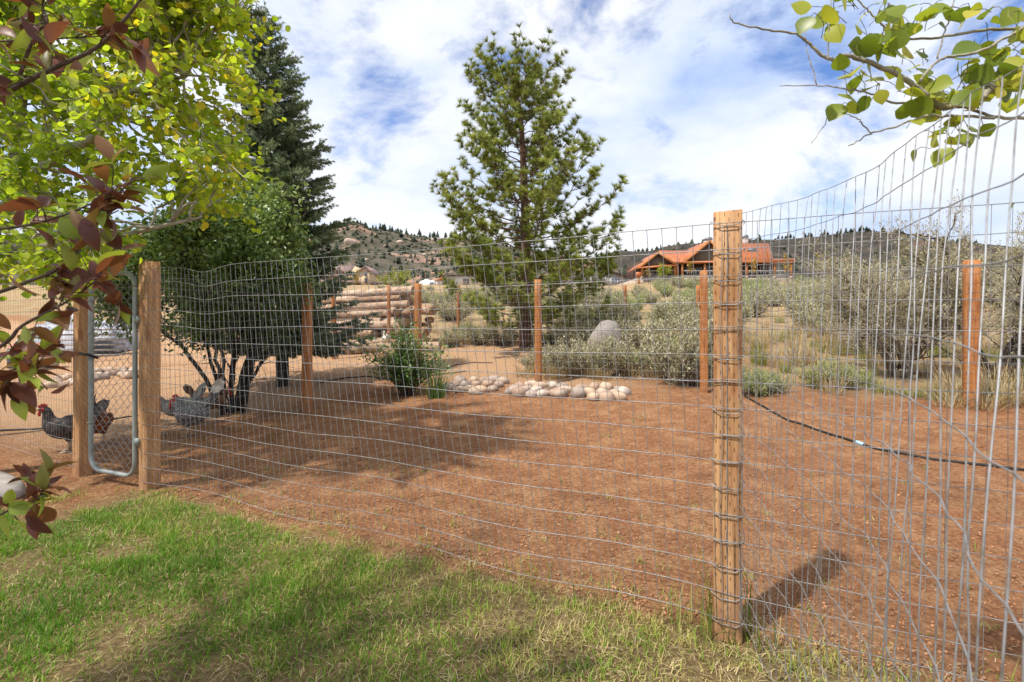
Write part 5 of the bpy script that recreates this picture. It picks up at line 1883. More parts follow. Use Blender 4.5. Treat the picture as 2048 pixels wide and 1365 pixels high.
# ------------------------------------------------------------------ houses on the slope
M['roof_rust'] = mat_noise('rust_metal_roof', (.36, .105, .032), (.50, .17, .058), 1.2, .5, detail=3, spec=.4)
M['wood_trim'] = mat_noise('orange_log', (.36, .14, .045), (.52, .24, .09), 3, .6, stretch=(1, 1, .3))
M['siding_dark'] = mat_noise('dark_brown_siding', (.055, .028, .018), (.10, .055, .035), 3, .7)
M['siding_grey'] = mat_noise('grey_brown_boards', (.11, .088, .062), (.17, .138, .10), 4, .8, stretch=(6, 1, .2))
M['glass'] = mat_noise('window_glass', (.05, .07, .10), (.16, .20, .28), .6, .08, spec=.8)
M['trim_white'] = mat_noise('pale_trim', (.55, .53, .50), (.68, .66, .62), 4, .6)
M['chimney'] = mat_noise('chimney_stone', (.34, .29, .26), (.68, .62, .57), 5, .9, bump=.4)
M['metal_cap'] = mat_noise('chimney_cap', (.20, .23, .25), (.34, .38, .40), 4, .5, metallic=.5)
M['stucco_tan'] = mat_noise('tan_stucco', (.50, .37, .22), (.60, .46, .30), 1.5, .9)
M['stucco_white'] = mat_noise('pale_stucco', (.60, .54, .47), (.70, .64, .57), 1.0, .9)
M['stucco_grey'] = mat_noise('pale_grey_stucco', (.40, .37, .36), (.48, .45, .44), 1.0, .9)
M['roof_brown'] = mat_noise('mauve_brown_roof', (.22, .14, .12), (.33, .23, .21), 2, .7)
M['roof_dark'] = mat_noise('dark_roof_edge', (.07, .05, .045), (.12, .09, .08), 2, .7)
M['door_grey'] = mat_noise('garage_door', (.20, .16, .14), (.28, .23, .20), 2, .7)
M['concrete'] = mat_noise('porch_stone', (.34, .27, .21), (.48, .40, .32), 4, .9)
M['rv_white'] = mat_noise('camper_white', (.70, .71, .72), (.80, .80, .80), 2, .4)


def prism(pts, d0, d1):
    """outline in photograph pixels, given real thickness from distance d0 to d1 (outline true at d0)"""
    a = [P(x, y, d0) for x, y in pts]
    b = [p + np.array([0, d1 - d0, 0]) for p in a]
    n = len(a)
    fs = [tuple(range(n - 1, -1, -1)), tuple(range(n, 2 * n))] + [(i, (i + 1) % n, n + (i + 1) % n, n + i) for i in range(n)]
    return np.array(a + b), fs


def part(th, name, mat, *shapes):
    m = MB()
    for V, fs in shapes: m.add(V, fs)
    return m.build(name, mat, th)


def slab(q, t=.12):
    """thin plate from four world corners"""
    q = np.array(q, float)
    n = np.cross(q[1] - q[0], q[3] - q[0]); n /= np.linalg.norm(n)
    if n[2] < 0: n = -n
    V = np.vstack([q, q - n * t])
    return V, [(0, 1, 2, 3), (7, 6, 5, 4), (0, 4, 5, 1), (1, 5, 6, 2), (2, 6, 7, 3), (3, 7, 4, 0)]


def sub(parent_part, name, mat, *shapes):
    m = MB()
    for V, fs in shapes: m.add(V, fs)
    root = parent_part.parent
    o = m.build(name, mat, None, origin=tuple(root.location))
    o.location = (0, 0, 0); o.parent = parent_part
    return o


def window(th, x0, y0, x1, y1, d, mull=1, trim='trim_white'):
    f = part(th, 'window', M[trim], prism([(x0, y0), (x1, y0), (x1, y1), (x0, y1)], d - .10, d + .02))
    ins = (x1 - x0) * .06
    step = (x1 - x0 - 2 * ins) / mull
    for k in range(mull):
        a = x0 + ins + k * step + ins * .3; b = x0 + ins + (k + 1) * step - ins * .3
        ym = (y0 + y1) / 2
        for (ya, yb) in ((y0 + ins, ym - ins * .3), (ym + ins * .3, y1 - ins)):
            sub(f, 'pane', M['glass'], prism([(a, ya), (b, ya), (b, yb), (a, yb)], d - .125, d - .09))
    return f


def build_lodge():
    d = 66.0
    g = P(1430, 562, d)
    th = thing('lodge_house', g, 'long brown house with rust orange metal roof, gables and log porch', 'house')
    W = d + 2.6      # wall plane behind the porch
    part(th, 'foundation', M['concrete'], prism([(1276, 556), (1585, 556), (1585, 585), (1276, 585)], d, d + 14))
    part(th, 'wall', M['siding_dark'], prism([(1283, 522), (1545, 522), (1545, 557), (1283, 557)], W, d + 12))
    # main roofs: front slope and back slope with standing seams
    def roof(x0, x1, xe0, xe1, y_r, y_e, dr, de, back=True, seams=10):
        r0, r1 = P(x0, y_r, dr), P(x1, y_r, dr)
        e0, e1 = P(xe0, y_e, de), P(xe1, y_e, de)
        sh = [slab([e0, e1, r1, r0], .15)]
        if back:
            b0 = r0 + np.array([0, dr - de, e0[2] - r0[2]]); b1 = r1 + np.array([0, dr - de, e1[2] - r1[2]])
            sh.append(slab([b0, b1, r1, r0], .15))
        o = part(th, 'roof', M['roof_rust'], *sh)
        for k in range(1, seams):
            f = k / seams
            m = MB().beam(e0 + (e1 - e0) * f + (0, 0, .04), r0 + (r1 - r0) * f + (0, 0, .04), .06, .06)
            q = m.build('seam', M['roof_rust'], None, origin=tuple(th.location)); q.location = (0, 0, 0); q.parent = o
        return o
    roof(1318, 1410, 1336, 1410, 501.5, 526, d + 8, d + .2, seams=14)
    main = roof(1405, 1538, 1400, 1547, 487, 519, d + 8.5, d + 1.5, seams=18)
    roof(1350, 1590, 1348, 1592, 517.5, 524, d + 2.6, d - .2, back=False, seams=26)
    # front gables
    def gable(xa, ya, xl, yl, xr, yr, dd, depth):
        part(th, 'gable_wall', M['siding_grey'], prism([(xl + 4, yl - 1), (xr - 4, yr - 1), (xa, ya + 3)], dd, dd + depth))
        a = P(xa, ya, dd - .5); l = P(xl, yl, dd - .5); r = P(xr, yr, dd - .5)
        off = np.array([0, depth, 0])
        o = part(th, 'roof', M['roof_rust'], slab([l, a, a + off, l + off], .16), slab([r, a, a + off, r + off], .16))
        for p in (l, r):
            m = MB().beam(p - (0, .06, .12), a - (0, .06, .12), .12, .30)
            q = m.build('barge_board', M['wood_trim'], None, origin=tuple(th.location)); q.location = (0, 0, 0); q.parent = o
    gable(1317, 503.5, 1279, 534, 1353, 529, d, 7)
    gable(1420, 480.5, 1368, 524, 1472, 524, d + .6, 8)
    part(th, 'porch_roof', M['roof_rust'], slab([P(1276, 535.5, d - .8), P(1353, 530.5, d - .8), P(1351, 526.5, d + .6), P(1281, 531, d + .6)], .15))
    part(th, 'beam', M['wood_trim'], prism([(1281, 534), (1352, 529.5), (1352, 531.5), (1281, 536)], d - .1, d + .2))
    part(th, 'beam', M['wood_trim'], prism([(1350, 525), (1588, 519), (1588, 522), (1350, 527.5)], d + .05, d + .35))
    for px in (1285, 1350, 1355, 1365, 1410, 1494, 1550, 1583):
        po = part(th, 'porch_post', M['wood_trim'], prism([(px - 1.7, 526), (px + 1.7, 526), (px + 1.7, 554), (px - 1.7, 554)], d + .05, d + .3))
        sub(po, 'pier', M['concrete'], prism([(px - 2.4, 552.5), (px + 2.4, 552.5), (px + 2.4, 558), (px - 2.4, 558)], d - .02, d + .38))
    for a, b in ((1288, 1348), (1367, 1408), (1412, 1492), (1496, 1548), (1552, 1581)):
        r = part(th, 'railing', M['trim_white'], prism([(a, 541.5), (b, 541.5), (b, 542.6), (a, 542.6)], d + .1, d + .2), prism([(a, 552), (b, 552), (b, 552.8), (a, 552.8)], d + .1, d + .2))
        n = max(2, int((b - a) / 8))
        for k in range(n + 1):
            x = a + (b - a) * k / n
            sub(r, 'baluster', M['metal_cap'], prism([(x - .3, 542.6), (x + .3, 542.6), (x + .3, 552), (x - .3, 552)], d + .12, d + .18))
    window(th, 1372, 534, 1384, 548, W, 2); window(th, 1392, 535, 1404, 549, W, 2)
    window(th, 1520, 530, 1540, 545, W, 3); window(th, 1300, 546, 1330, 556, W, 3)
    dr = part(th, 'door', M['trim_white'], prism([(1413, 532), (1430, 532), (1430, 556), (1413, 556)], W - .12, W))
    sub(dr, 'pane', M['glass'], prism([(1415, 535), (1421, 535), (1421, 553), (1415, 553)], W - .15, W - .1))
    sub(dr, 'pane', M['glass'], prism([(1422, 535), (1428, 535), (1428, 553), (1422, 553)], W - .15, W - .1))
    for (x0, y0, x1, y1, dd, cap) in ((1411, 479, 1425, 500, d + 9.5, 1), (1489, 474, 1497, 492, d + 9.0, 1), (1499, 501, 1513, 512, d + 4.5, 0)):
        c = part(th, 'chimney', M['chimney'], prism([(x0, y0), (x1, y0), (x1, y1 + 6), (x0, y1 + 6)], dd, dd + 1.0))
        sub(c, 'cap', M['metal_cap'], prism([(x0 - 1, y0 - 1.6), (x1 + 1, y0 - 1.6), (x1 + 1, y0), (x0 - 1, y0)], dd - .1, dd + 1.1),
            prism([(x0 + 2, y0 - 4.5), (x1 - 2, y0 - 4.5), (x1 - 1, y0 - 1.6), (x0 + 1, y0 - 1.6)], dd + .2, dd + .8))


build_lodge()
kb = thing('mail_kiosk', P(1278, 566, 65), 'small orange roofed post kiosk beside the porch of the long house', 'kiosk')
part(kb, 'roof', M['roof_rust'], prism([(1273.5, 544.5), (1282, 544.5), (1282.5, 554), (1273.5, 554)], 65, 65.5))
part(kb, 'post', M['wood_trim'], prism([(1276, 554), (1280, 554), (1280, 570), (1276, 570)], 65.1, 65.4))

M['yellow_leaf'] = mat_leaf('yellow_sapling_leaf', [(0, (.24, .14, .02)), (1, (.52, .36, .06))], .3)
M['lime_leaf'] = mat_leaf('lime_shrub_leaf', [(0, (.14, .18, .02)), (1, (.38, .40, .06))], .3)


def sapling(px, py_top, py_base, d, w, mat, name, label, n=160, group=None):
    b = P(px, py_base, d); t = P(px, py_top, d)
    b[2] = min(b[2], max(b[2], gz(b[0], b[1])))
    th = thing(name, b, label, 'tree' if 'sapling' in name or 'tree' in name else 'shrub', group)
    wood = MB(); leaf = MB()
    h = t[2] - b[2]; W = w / F * d
    wood.tube([b - (0, 0, .4), b + (0, 0, h * .4), t], [.04, .03, .008], 6)
    pos = []
    for k in range(14):
        s = b + (0, 0, h * rnd.uniform(.3, .85)); e = s + np.array([rnd.uniform(-W, W), rnd.uniform(-W, W), h * rnd.uniform(.05, .3)])
        br = bough(s, e, .05, .05, 5); wood.tube(br, [.02, .016, .012, .008, .005], 4)
        pos.append(br[rng.integers(1, 5, n // 14)] + rng.normal(0, W * .2, (n // 14, 3)))
    pos = np.concatenate(pos); m = len(pos)
    leaf.place(*OVAL_LEAF, pos, rng.normal(0, 1, (m, 3)), rng.normal(0, 1, (m, 3)), rng.uniform(.16, .3, m) * d / 66)
    wood.build('trunk', M['bark_sage'], th); leaf.build('crown', mat, th)


sapling(1380, 522, 560, 64, 7, M['yellow_leaf'], 'yellow_sapling', 'thin yellow leaved sapling before the porch windows of the long house')
sapling(1508, 518, 560, 64, 8, M['yellow_leaf'], 'yellow_sapling', 'thin yellow leaved sapling by the low chimney end of the porch')
sapling(1574, 512, 560, 64, 7, M['yellow_leaf'], 'yellow_sapling', 'thin yellow sapling at the open end of the porch')
sapling(1328, 530, 566, 63, 14, M['lime_leaf'], 'lime_shrub', 'bright lime green shrub before the small gable of the long house', 500)
sapling(1297, 535, 566, 63, 10, M['yellow_leaf'], 'bare_shrub', 'mostly bare pinkish shrub at the corner of the long house', 42)
sapling(1640, 505, 560, 50, 12, M['yellow_leaf'], 'yellow_sapling', 'small orange yellow sapling on the slope below the dark ridge', 120)


def build_tan_house():
    d = 138.0
    th = thing('tan_house', P(700, 575, d), 'tan stucco house with mauve brown roof and two small dormers beyond the log pile', 'house')
    part(th, 'wall', M['stucco_tan'], prism([(640, 552), (718, 552), (718, 580), (640, 580)], d + 1, d + 10))
    # tall right wing, gable facing
    part(th, 'wall', M['stucco_tan'], prism([(718, 543), (741, 543), (741, 580), (718, 580)], d, d + 8), prism([(716, 544), (742, 544), (732, 533)], d + .01, d + 8))
    part(th, 'wall', M['stucco_tan'], prism([(692, 560), (718, 560), (718, 544), (710, 533)], d + .4, d + 6))
    rf = part(th, 'roof', M['roof_brown'], slab([P(636, 552, d - .3), P(690, 552, d - .3), P(712, 532, d + 5), P(650, 532, d + 5)], .3), slab([P(636, 552, d + 11), P(700, 552, d + 11), P(712, 532, d + 5), P(650, 532, d + 5)], .3))
    part(th, 'roof', M['roof_brown'], slab([P(712, 543, d - .6), P(731, 532, d - .6), P(731, 532, d - .6) + (0, 9, 0), P(712, 543, d - .6) + (0, 9, 0)], .25), slab([P(745, 547, d - .6), P(731, 532, d - .6), P(731, 532, d - .6) + (0, 9, 0), P(745, 547, d - .6) + (0, 9, 0)], .25))
    part(th, 'roof', M['roof_brown'], slab([P(640, 563, d - 2), P(722, 565, d - 2), P(718, 560, d + 1), P(640, 558, d + 1)], .2))
    for x in (668, 680):
        dm = part(th, 'dormer', M['stucco_tan'], prism([(x - 4, 549), (x + 4, 549), (x + 4, 543), (x, 539), (x - 4, 543)], d + .5, d + 4))
        sub(dm, 'dormer_roof', M['roof_brown'], slab([P(x - 6, 544, d + .2), P(x, 538, d + .2), P(x, 538, d + .2) + (0, 4, 0), P(x - 6, 544, d + .2) + (0, 4, 0)], .15), slab([P(x + 6, 544, d + .2), P(x, 538, d + .2), P(x, 538, d + .2) + (0, 4, 0), P(x + 6, 544, d + .2) + (0, 4, 0)], .15))
        sub(dm, 'pane', M['glass'], prism([(x - 2, 543.5), (x + 2, 543.5), (x + 2, 548), (x - 2, 548)], d + .4, d + .6))
    window(th, 729, 546, 733.5, 552, d, 1, 'roof_dark'); window(th, 729, 556, 733, 566, d, 1, 'roof_dark'); window(th, 699, 544, 704, 549, d + .4, 1, 'roof_dark')
    for x in (652, 664, 676, 690, 705):
        part(th, 'porch_post', M['roof_dark'], prism([(x, 565), (x + 1.6, 565), (x + 1.6, 578), (x, 578)], d - 1.8, d - 1.6))
    part(th, 'timber', M['roof_dark'], prism([(733, 534), (734.2, 534), (734.2, 576), (733, 576)], d - .7, d - .5))
    ln = thing('garden_shed', P(750, 572, d), 'low red brown open shed beside the tan house', 'shed')
    part(ln, 'roof', M['roof_dark'], slab([P(741, 566, d - 1), P(758, 568, d - 1), P(758, 566, d + 3), P(741, 564, d + 3)], .3))
    part(ln, 'wall', M['roof_rust'], prism([(742, 567), (757, 569), (757, 578), (742, 578)], d, d + 3))


build_tan_house()
sapling(712, 545, 578, 128, 6, M['yellow_leaf'], 'yellow_tree', 'yellow leaved tree before the tan stucco house', 160)
sapling(800, 545, 575, 100, 24, M['lime_leaf'], 'brown_green_tree', 'low spreading olive tree between the tan house and the camper', 600)
sapling(770, 552, 575, 118, 14, M['lime_leaf'], 'olive_shrub', 'olive green shrub beside the low shed', 260)


def build_barns():
    d = 108.0
    th = thing('white_garage', P(930, 572, d), 'low pale stucco garage with two brown doors partly behind the pine', 'garage')
    part(th, 'wall', M['stucco_white'], prism([(884, 552), (970, 548), (970, 574), (884, 574)], d, d + 9))
    part(th, 'roof', M['roof_dark'], prism([(881, 550), (974, 546), (974, 549), (881, 552.5)], d - .6, d + 9.5))
    for x in (897, 926):
        dr = part(th, 'garage_door', M['door_grey'], prism([(x, 558), (x + 12, 558), (x + 12, 572), (x, 572)], d - .1, d))
        for k in range(1, 4): sub(dr, 'panel_rail', M['roof_dark'], prism([(x + .4, 558 + k * 3.4), (x + 11.6, 558 + k * 3.4), (x + 11.6, 558.4 + k * 3.4), (x + .4, 558.4 + k * 3.4)], d - .14, d - .08))
    for x in (888, 911, 946): window(th, x, 564, x + 4, 568, d, 1)
    an = thing('red_annex', P(877, 570, d), 'small white shed with a red gable roof beside the pale garage', 'shed')
    part(an, 'wall', M['stucco_white'], prism([(872, 560), (883.5, 560), (883.5, 573), (872, 573)], d - 1, d + 3))
    part(an, 'roof', M['roof_rust'], prism([(871, 561), (883.5, 554), (883.5, 561)], d - 1.4, d + 3.2))
    d = 90.0
    th = thing('grey_barn', P(1200, 574, d), 'pale grey stucco barn with wide gable and dark windows right of the pine', 'barn')
    part(th, 'wall', M['stucco_grey'], prism([(1140, 556), (1186, 552), (1186, 575), (1140, 575)], d + .3, d + 10))
    part(th, 'wall', M['stucco_grey'], prism([(1180, 546), (1198, 534.5), (1248, 550), (1248, 575), (1180, 575)], d, d + 12))
    part(th, 'roof', M['roof_dark'], slab([P(1178, 546.5, d - .6), P(1198, 533, d - .6), P(1198, 533, d - .6) + (0, 13, 0), P(1178, 546.5, d - .6) + (0, 13, 0)], .25),
         slab([P(1258, 552.5, d - .6), P(1198, 533, d - .6), P(1198, 533, d - .6) + (0, 13, 0), P(1258, 552.5, d - .6) + (0, 13, 0)], .25))
    part(th, 'roof', M['roof_dark'], prism([(1136, 555), (1182, 550.5), (1182, 553), (1136, 557)], d, d + 11))
    window(th, 1156, 558, 1174, 569, d + .3, 3); window(th, 1182, 554, 1212, 570, d, 5); window(th, 1221, 556, 1241, 569, d, 3)
    th = thing('camper_van', P(858, 574, 112), 'white camper trailer parked beyond the end of the log pile', 'camper')
    part(th, 'body', M['rv_white'], prism([(838, 566), (842, 562), (848, 561), (866, 561), (870, 566), (870, 576), (838, 576)], 112, 114.4))
    part(th, 'roof_unit', M['rv_white'], prism([(849, 558.8), (858, 558.8), (858, 561.2), (849, 561.2)], 112.5, 113.8))
    part(th, 'window', M['glass'], prism([(860, 565), (866, 565), (866, 569), (860, 569)], 111.95, 112.1))
    for x in (848, 862):
        c = P(x, 576, 111.9)
        part(th, 'wheel', M['black'], (lambda m: (np.concatenate(m.v), np.concatenate(m.f[4])))(MB().tube([c, c + (0, .25, 0)], [.36, .36], 14, caps=False)))


build_barns()


# ------------------------------------------------------------------ trees scattered over the hills
M['hill_pine'] = mat_leaf('hill_pine', [(0, (.018, .028, .016)), (1, (.06, .075, .04))], 0, .9)


def far_pine(seed, bushy):
    r = random.Random(seed); m = MB()
    m.tube([(0, 0, -.6), (0, 0, .5), (0, 0, 1.0)], [.03, .03, .01], 4, tint=.1)
    nt = 7
    for k in range(nt):
        z = .12 + .8 * k / nt
        R = (.24 if not bushy else .34) * (1 - (k / nt) ** (1.2 if not bushy else 2.2)) * r.uniform(.75, 1.2) + .04
        n = 7; V = [(r.gauss(0, .02), r.gauss(0, .02), z + .24)]
        for j in range(n):
            a = 2 * math.pi * j / n + r.uniform(-.3, .3)
            V.append((math.cos(a) * R * r.uniform(.6, 1.25), math.sin(a) * R * r.uniform(.6, 1.25), z + r.uniform(-.05, .06)))
        m.add(np.array(V), [(0, 1 + j, 1 + (j + 1) % n) for j in range(n)], tint=r.uniform(0, 1))
    return m.mesh('hill_pine', M['hill_pine'])


FAR = [far_pine(i, i % 2) for i in range(6)]


def scatter_hill(V, n, label, group, hmin, hmax, crest_share, seed, pxlim):
    ny, nx = V.shape[:2]
    r = random.Random(seed); c = 0; t = 0
    while c < n and t < n * 60:
        t += 1
        crest = r.random() < crest_share
        i = (69 - r.randint(0, 3)) if crest else r.randint(12, 67)
        j = r.randint(1, nx - 2)
        p = V[i, j] + (V[i, j + 1] - V[i, j]) * r.random() + (V[i - 1, j] - V[i, j]) * r.random() * .9
        px = 1024 + p[0] / p[1] * F
        if not (pxlim[0] < px < pxlim[1]): continue
        if fbm(p[0] * .02, p[1] * .02, 31, 3) < (.44 if not crest else .35): continue
        h = r.uniform(hmin, hmax) * (1.0 if crest else r.uniform(.55, 1))
        o = inst('hill_pine', FAR[r.randrange(6)], None, p, r.uniform(0, 6), (h * r.uniform(.85, 1.25), h * r.uniform(.85, 1.25), h))
        tag(o, label, 'tree', group); c += 1


scatter_hill(HILL_A, 260, 'small dark pine on the sage hill with pale outcrops', 'pines on the sage hill', 5, 10, .25, 5, (560, 1260))
scatter_hill(HILL_B, 105, 'tiny dark pine on the crest of the far dark ridge', 'pines on the dark ridge', 9, 16, .75, 6, (1180, 1960))


def hill_scrub():
    m = MB()
    for V, n, s0, s1, lim in ((HILL_A, 4600, 1.6, 4.2, (520, 1330)), (HILL_B, 900, 3, 7, (1150, 2080))):
        ny, nx = V.shape[:2]
        i = rng.integers(2, 66, n); j = rng.integers(1, nx - 2, n)
        f = rng.random((n, 1)); g = rng.random((n, 1))
        p = V[i, j] * (1 - f) + V[i, j + 1] * f; p = p + (V[i + 1, j] - V[i, j]) * g
        px = 1024 + p[:, 0] / p[:, 1] * F
        p = p[(px > lim[0]) & (px < lim[1])]; k = len(p)
        # ragged six-sided tufts
        T = np.array([(0, 0, 1.0), (.55, 0, .35), (.2, .5, .5), (-.45, .35, .3), (-.5, -.3, .45), (.15, -.55, .3), (.3, .2, -.15), (-.3, .1, -.15), (0, -.3, -.15)])
        Ff = np.array([(0, 1, 2), (0, 2, 3), (0, 3, 4), (0, 4, 5), (0, 5, 1), (1, 6, 2), (2, 7, 3), (3, 7, 4), (4, 8, 5), (5, 8, 1), (1, 8, 6), (2, 6, 7), (4, 7, 8)])
        a = rng.uniform(0, 6.28, k)
        s = rng.uniform(s0, s1, k) * .8
        m.place(T, Ff, p, np.c_[np.cos(a), np.sin(a), np.zeros(k)], np.tile((0, 0, 1.0), (k, 1)), np.c_[s, s, s * .9], rng.uniform(.3, 1, k))
    tag(m.build('hillside_scrub', M['hill_pine']), 'dark scrub dotted over the far hillsides', 'scrub', kind='stuff')


hill_scrub()


def outcrops():
    spots = [(702, 487, 22, 15), (660, 482, 16, 9), (690, 500, 14, 6), (800, 485, 16, 7), (845, 510, 12, 4), (775, 493, 13, 5), (820, 522, 10, 4), (865, 481, 13, 5), (900, 484, 18, 4), (735, 520, 10, 4)]
    for k, (px, py, w, h) in enumerate(spots):
        # find the hillside there
        d2 = None
        ny, nx = HILL_A.shape[:2]
        pxx = 1024 + HILL_A[:70, :, 0] / HILL_A[:70, :, 1] * F; pyy = HY - (HILL_A[:70, :, 2] - H) / HILL_A[:70, :, 1] * F
        i, j = np.unravel_index(np.argmin((pxx - px) ** 2 + (pyy - py) ** 2), pxx.shape)
        p = HILL_A[i, j]; sc = p[1] / F
        o = inst('rock_outcrop', stone_mesh(400 + k, w * sc * .5, w * sc * .4, h * sc * .6, M['outcrop'], 'rock_outcrop', .16, 18), None, p - (0, 0, h * sc * .12), rnd.uniform(-.5, .5))
        tag(o, 'largest pale peaked rock outcrop on the sage hill' if k == 0 else 'smaller pale rock outcrop on the sage hill', 'rock outcrop', None if k == 0 else 'small outcrops on the sage hill')


M['outcrop'] = mat_noise('outcrop_rock', (.30, .20, .14), (.58, .46, .36), .09, .95, bump=.8, bump_scale=.3, coord='Object')
outcrops()


# ------------------------------------------------------------------ lawn, straw, clods
def build_lawn():
    n = 315000
    x = rng.uniform(-5.2, 1.75, n); y = rng.uniform(1.2, 4.4, n)
    v = fence_v(x, y)
    u = (x - A0[0]) * FD[0] + (y - A0[1]) * FD[1]
    patch = fbm(x * 2.6, y * 2.6, 41, 4)
    patch2 = fbm(x * 7, y * 7, 43, 3)
    edge = -.06 + (fbm(x * 2.2, y * 2.2, 45, 3) - .5) * .5
    inside = (v < edge) & (x > -1.15 * y - .9) & (x < 1.15 * y)
    # bare soil corner before the gate
    bare = (u > 3.75) & (v > -.75 + .35 * fbm(x * 3, y * 3, 47, 2)) & (v > -.8)
    dens = np.clip((patch * .6 + patch2 * .4 - .33) * 4.4, .08, 1)
    dry = np.clip((2.4 - u) / 2.2, 0, 1) * .62 + np.clip((v + .55) / .6, 0, 1) * .40
    dens = dens * (1 - .45 * dry)
    ok = inside & (rng.random(n) < dens) & ~(bare & (rng.random(n) < .97)) & (u < 6.2)
    x, y, v, u, patch, patch2, dry = [q[ok] for q in (x, y, v, u, patch, patch2, dry)]
    m = len(x)
    mb = MB()
    tint = .27 + (patch - .5) * .8 * -1 + dry * .42 + rng.normal(0, .14, m)
    straw = rng.random(m) < (.09 + .55 * dry + .3 * (patch < .42))
    tint = np.where(straw, rng.uniform(.72, 1, m), np.clip(tint, 0, .78))
    h = rng.uniform(.018, .050, m) * np.where(straw, .9, 1) * (1 + .5 * (patch2 > .62))
    blades(mb, np.c_[x, y, np.full(m, -.004)], h, rng.uniform(.0022, .0042, m), np.where(straw, rng.uniform(.5, 1.4, m), np.abs(rng.normal(.45, .35, m))), tint)
    tag(mb.build('lawn_grass', M['grass']), 'short green lawn turning to straw along the fence', 'grass', kind='stuff')
    print('lawn blades', m)
    # frayed edge: thin dry tufts straggling toward the wire
    c = 1500
    ss = rng.uniform(-2.2, 4.3, c); vv = -.34 + np.abs(rng.normal(0, .26, c)) - .12
    keep = rng.random(c) < (fbm(ss * 1.8, vv * 3 + 4, 49, 2) > .42) * (1 - .6 * np.clip((vv - .15) / .3, 0, 1)); ss, vv = ss[keep], vv[keep]
    k = rng.integers(5, 16, len(ss)); ss = np.repeat(ss, k); vv = np.repeat(vv, k); tone = np.repeat(rng.uniform(.35, 1, len(k)), k); m = len(ss)
    px_ = A0[0] + FD[0] * ss + FN[0] * vv + rng.normal(0, .02, m); py_ = A0[1] + FD[1] * ss + FN[1] * vv + rng.normal(0, .02, m)
    eb = MB()
    blades(eb, np.c_[px_, py_, ground(px_, py_) - .003], rng.uniform(.02, .06, m), rng.uniform(.002, .0038, m), np.abs(rng.normal(.55, .4, m)), np.clip(tone + rng.normal(0, .12, m), .15, 1))
    tag(eb.build('edge_grass', M['grass']), 'straggling dry grass at the ragged edge of the lawn under the wire', 'grass', kind='stuff')
    # loose straw and thatch
    sb = MB()
    k = 36000
    x = rng.uniform(-4.4, 1.7, k); y = rng.uniform(1.4, 4.4, k); v = fence_v(x, y)
    u = (x - A0[0]) * FD[0] + (y - A0[1]) * FD[1]
    pr = np.clip(.35 + .65 * np.clip((1.6 - u) / 1.8, 0, 1), 0, 1) * (v < .16) * (.35 + .65 * (fbm(x * 5, y * 5, 51, 3) > .5))
    ok = rng.random(k) < pr
    x, y = x[ok], y[ok]; m = len(x)
    blades(sb, np.c_[x, y, rng.uniform(.002, .014, m)], rng.uniform(.02, .085, m), rng.uniform(.0012, .0026, m), rng.normal(1.5, .08, m), rng.uniform(.25, 1, m))
    tag(sb.build('straw_litter', M['straw']), 'dry straw scattered over the thin lawn and round the thick post', 'straw', kind='stuff')


build_lawn()


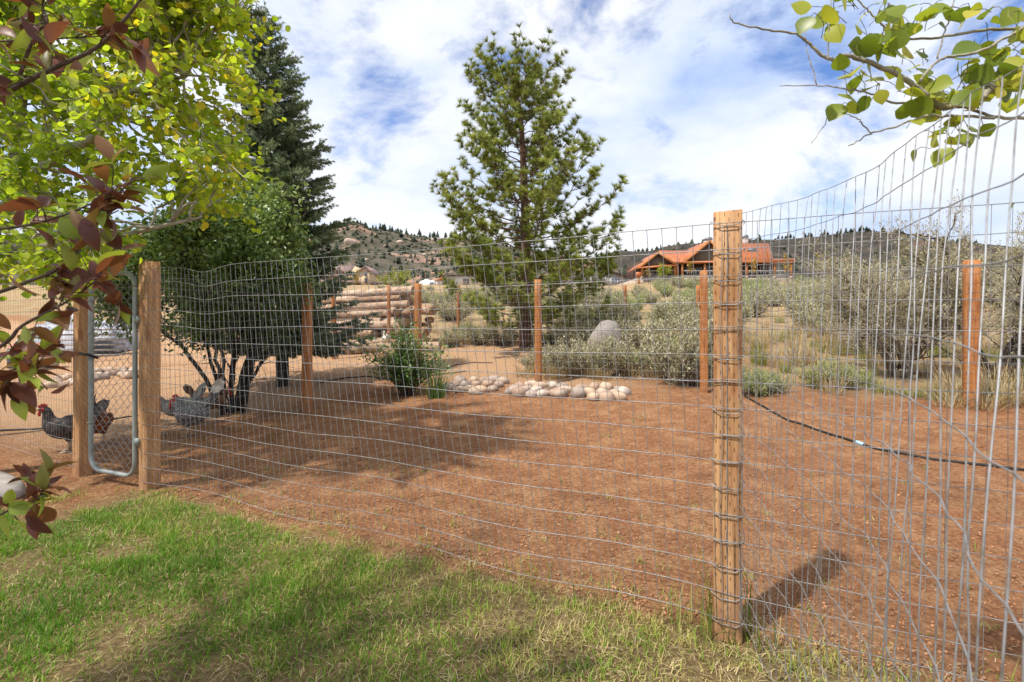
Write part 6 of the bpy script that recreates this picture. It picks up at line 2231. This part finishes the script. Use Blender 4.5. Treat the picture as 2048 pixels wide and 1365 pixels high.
def build_weeds():
    # coarse stems at the foot of the front fence
    mb = MB()
    P0 = []
    for s0, s1, n in ((-.25, .22, 60), (.1, 1.3, 70), (-1.8, -.2, 70)):
        s = rng.uniform(s0, s1, n); v = rng.normal(-.03, .05, n)
        P0.append(np.c_[A0[0] + FD[0] * s + FN[0] * v, A0[1] + FD[1] * s + FN[1] * v, np.zeros(n)])
    P0 = np.concatenate(P0); n = len(P0)
    blades(mb, P0, rng.uniform(.05, .20, n), rng.uniform(.003, .006, n), np.abs(rng.normal(.2, .3, n)), rng.uniform(0, 1, n))
    for dx, dy in ((-.075, -.01), (.075, .0)):
        k = 16
        q = np.c_[A0[0] + dx + rng.normal(0, .02, k), A0[1] + dy + rng.normal(0, .02, k), np.zeros(k)]
        blades(mb, q, rng.uniform(.18, .48, k), rng.uniform(.004, .007, k), np.abs(rng.normal(.06, .1, k)), rng.uniform(0, .7, k))
    tag(mb.build('fence_weeds', M['weed']), 'coarse grass growing along the foot of the front wire', 'weeds', kind='stuff')
    # sparse seedlings in the pen
    sd = MB()
    q = []
    for k in range(230):
        s = rnd.uniform(-3, 5); v = abs(rnd.gauss(0, .8)) + .05
        if rnd.random() < .3: v = rnd.uniform(.2, 4.6)
        c = along(s, v)
        m = rnd.randint(4, 12)
        q.append(np.c_[c[0] + rng.normal(0, .018, m), c[1] + rng.normal(0, .018, m), np.full(m, 0.0)])
    q = np.concatenate(q); q[:, 2] = ground(q[:, 0], q[:, 1]) - .003; n = len(q)
    blades(sd, q, rng.uniform(.015, .05, n), rng.uniform(.003, .006, n), np.abs(rng.normal(.5, .35, n)), rng.uniform(.3, 1, n))
    tag(sd.build('seedling_grass', M['weed']), 'sparse pale seedlings on the dirt of the pen', 'grass', kind='stuff')


build_weeds()


def build_clods():
    T = np.array([(1, 0, 0), (0, 1, 0), (-1, 0, 0), (0, -1, 0), (0, 0, .8), (0, 0, -.5)], float)
    Ff = np.array([(0, 1, 4), (1, 2, 4), (2, 3, 4), (3, 0, 4), (1, 0, 5), (2, 1, 5), (3, 2, 5), (0, 3, 5)])
    n = 78000
    s = rng.uniform(-4.2, 5.6, n); v = 5.2 * rng.random(n) ** 1.5 + .02
    p = A0[None] + FD[None] * s[:, None] + FN[None] * v[:, None]
    keep = rng.random(n) < .25 + .75 * (fbm(p[:, 0] * 2, p[:, 1] * 2, 61, 3) > .47)
    p = p[keep]; n = len(p)
    a = rng.uniform(0, 6.28, n)
    r = .0026 + .012 * rng.random(n) ** 6
    z = ground(p[:, 0], p[:, 1])
    mb = MB(); mb.place(T, Ff, np.c_[p, z + r * .2], np.c_[np.cos(a), np.sin(a), rng.normal(0, .3, n)], rng.normal(0, .3, (n, 3)) + (0, 0, 1), np.c_[r, r * rng.uniform(.6, 1, n), r * rng.uniform(.5, .9, n)])
    tag(mb.build('soil_clods', M['clod']), 'small red soil clods and crumbs over the dirt pen', 'soil', kind='stuff')
    # chaff: short straw flecks
    n = 26000
    s = rng.uniform(-4.2, 5.0, n); v = 5.6 * rng.random(n) ** 1.1
    p = A0[None] + FD[None] * s[:, None] + FN[None] * v[:, None]
    keep = rng.random(n) < np.clip((fbm(p[:, 0] * 1.3, p[:, 1] * 1.3, 63, 3) - .38) * 5, .04, 1)
    p = p[keep]; n = len(p)
    cb = MB()
    blades(cb, np.c_[p, ground(p[:, 0], p[:, 1]) + .004], rng.uniform(.010, .035, n), rng.uniform(.0016, .004, n), rng.normal(1.5, .1, n), rng.uniform(.2, 1, n))
    tag(cb.build('chaff', M['straw']), 'straw flecks strewn over the dirt of the pen', 'straw', kind='stuff')


build_clods()
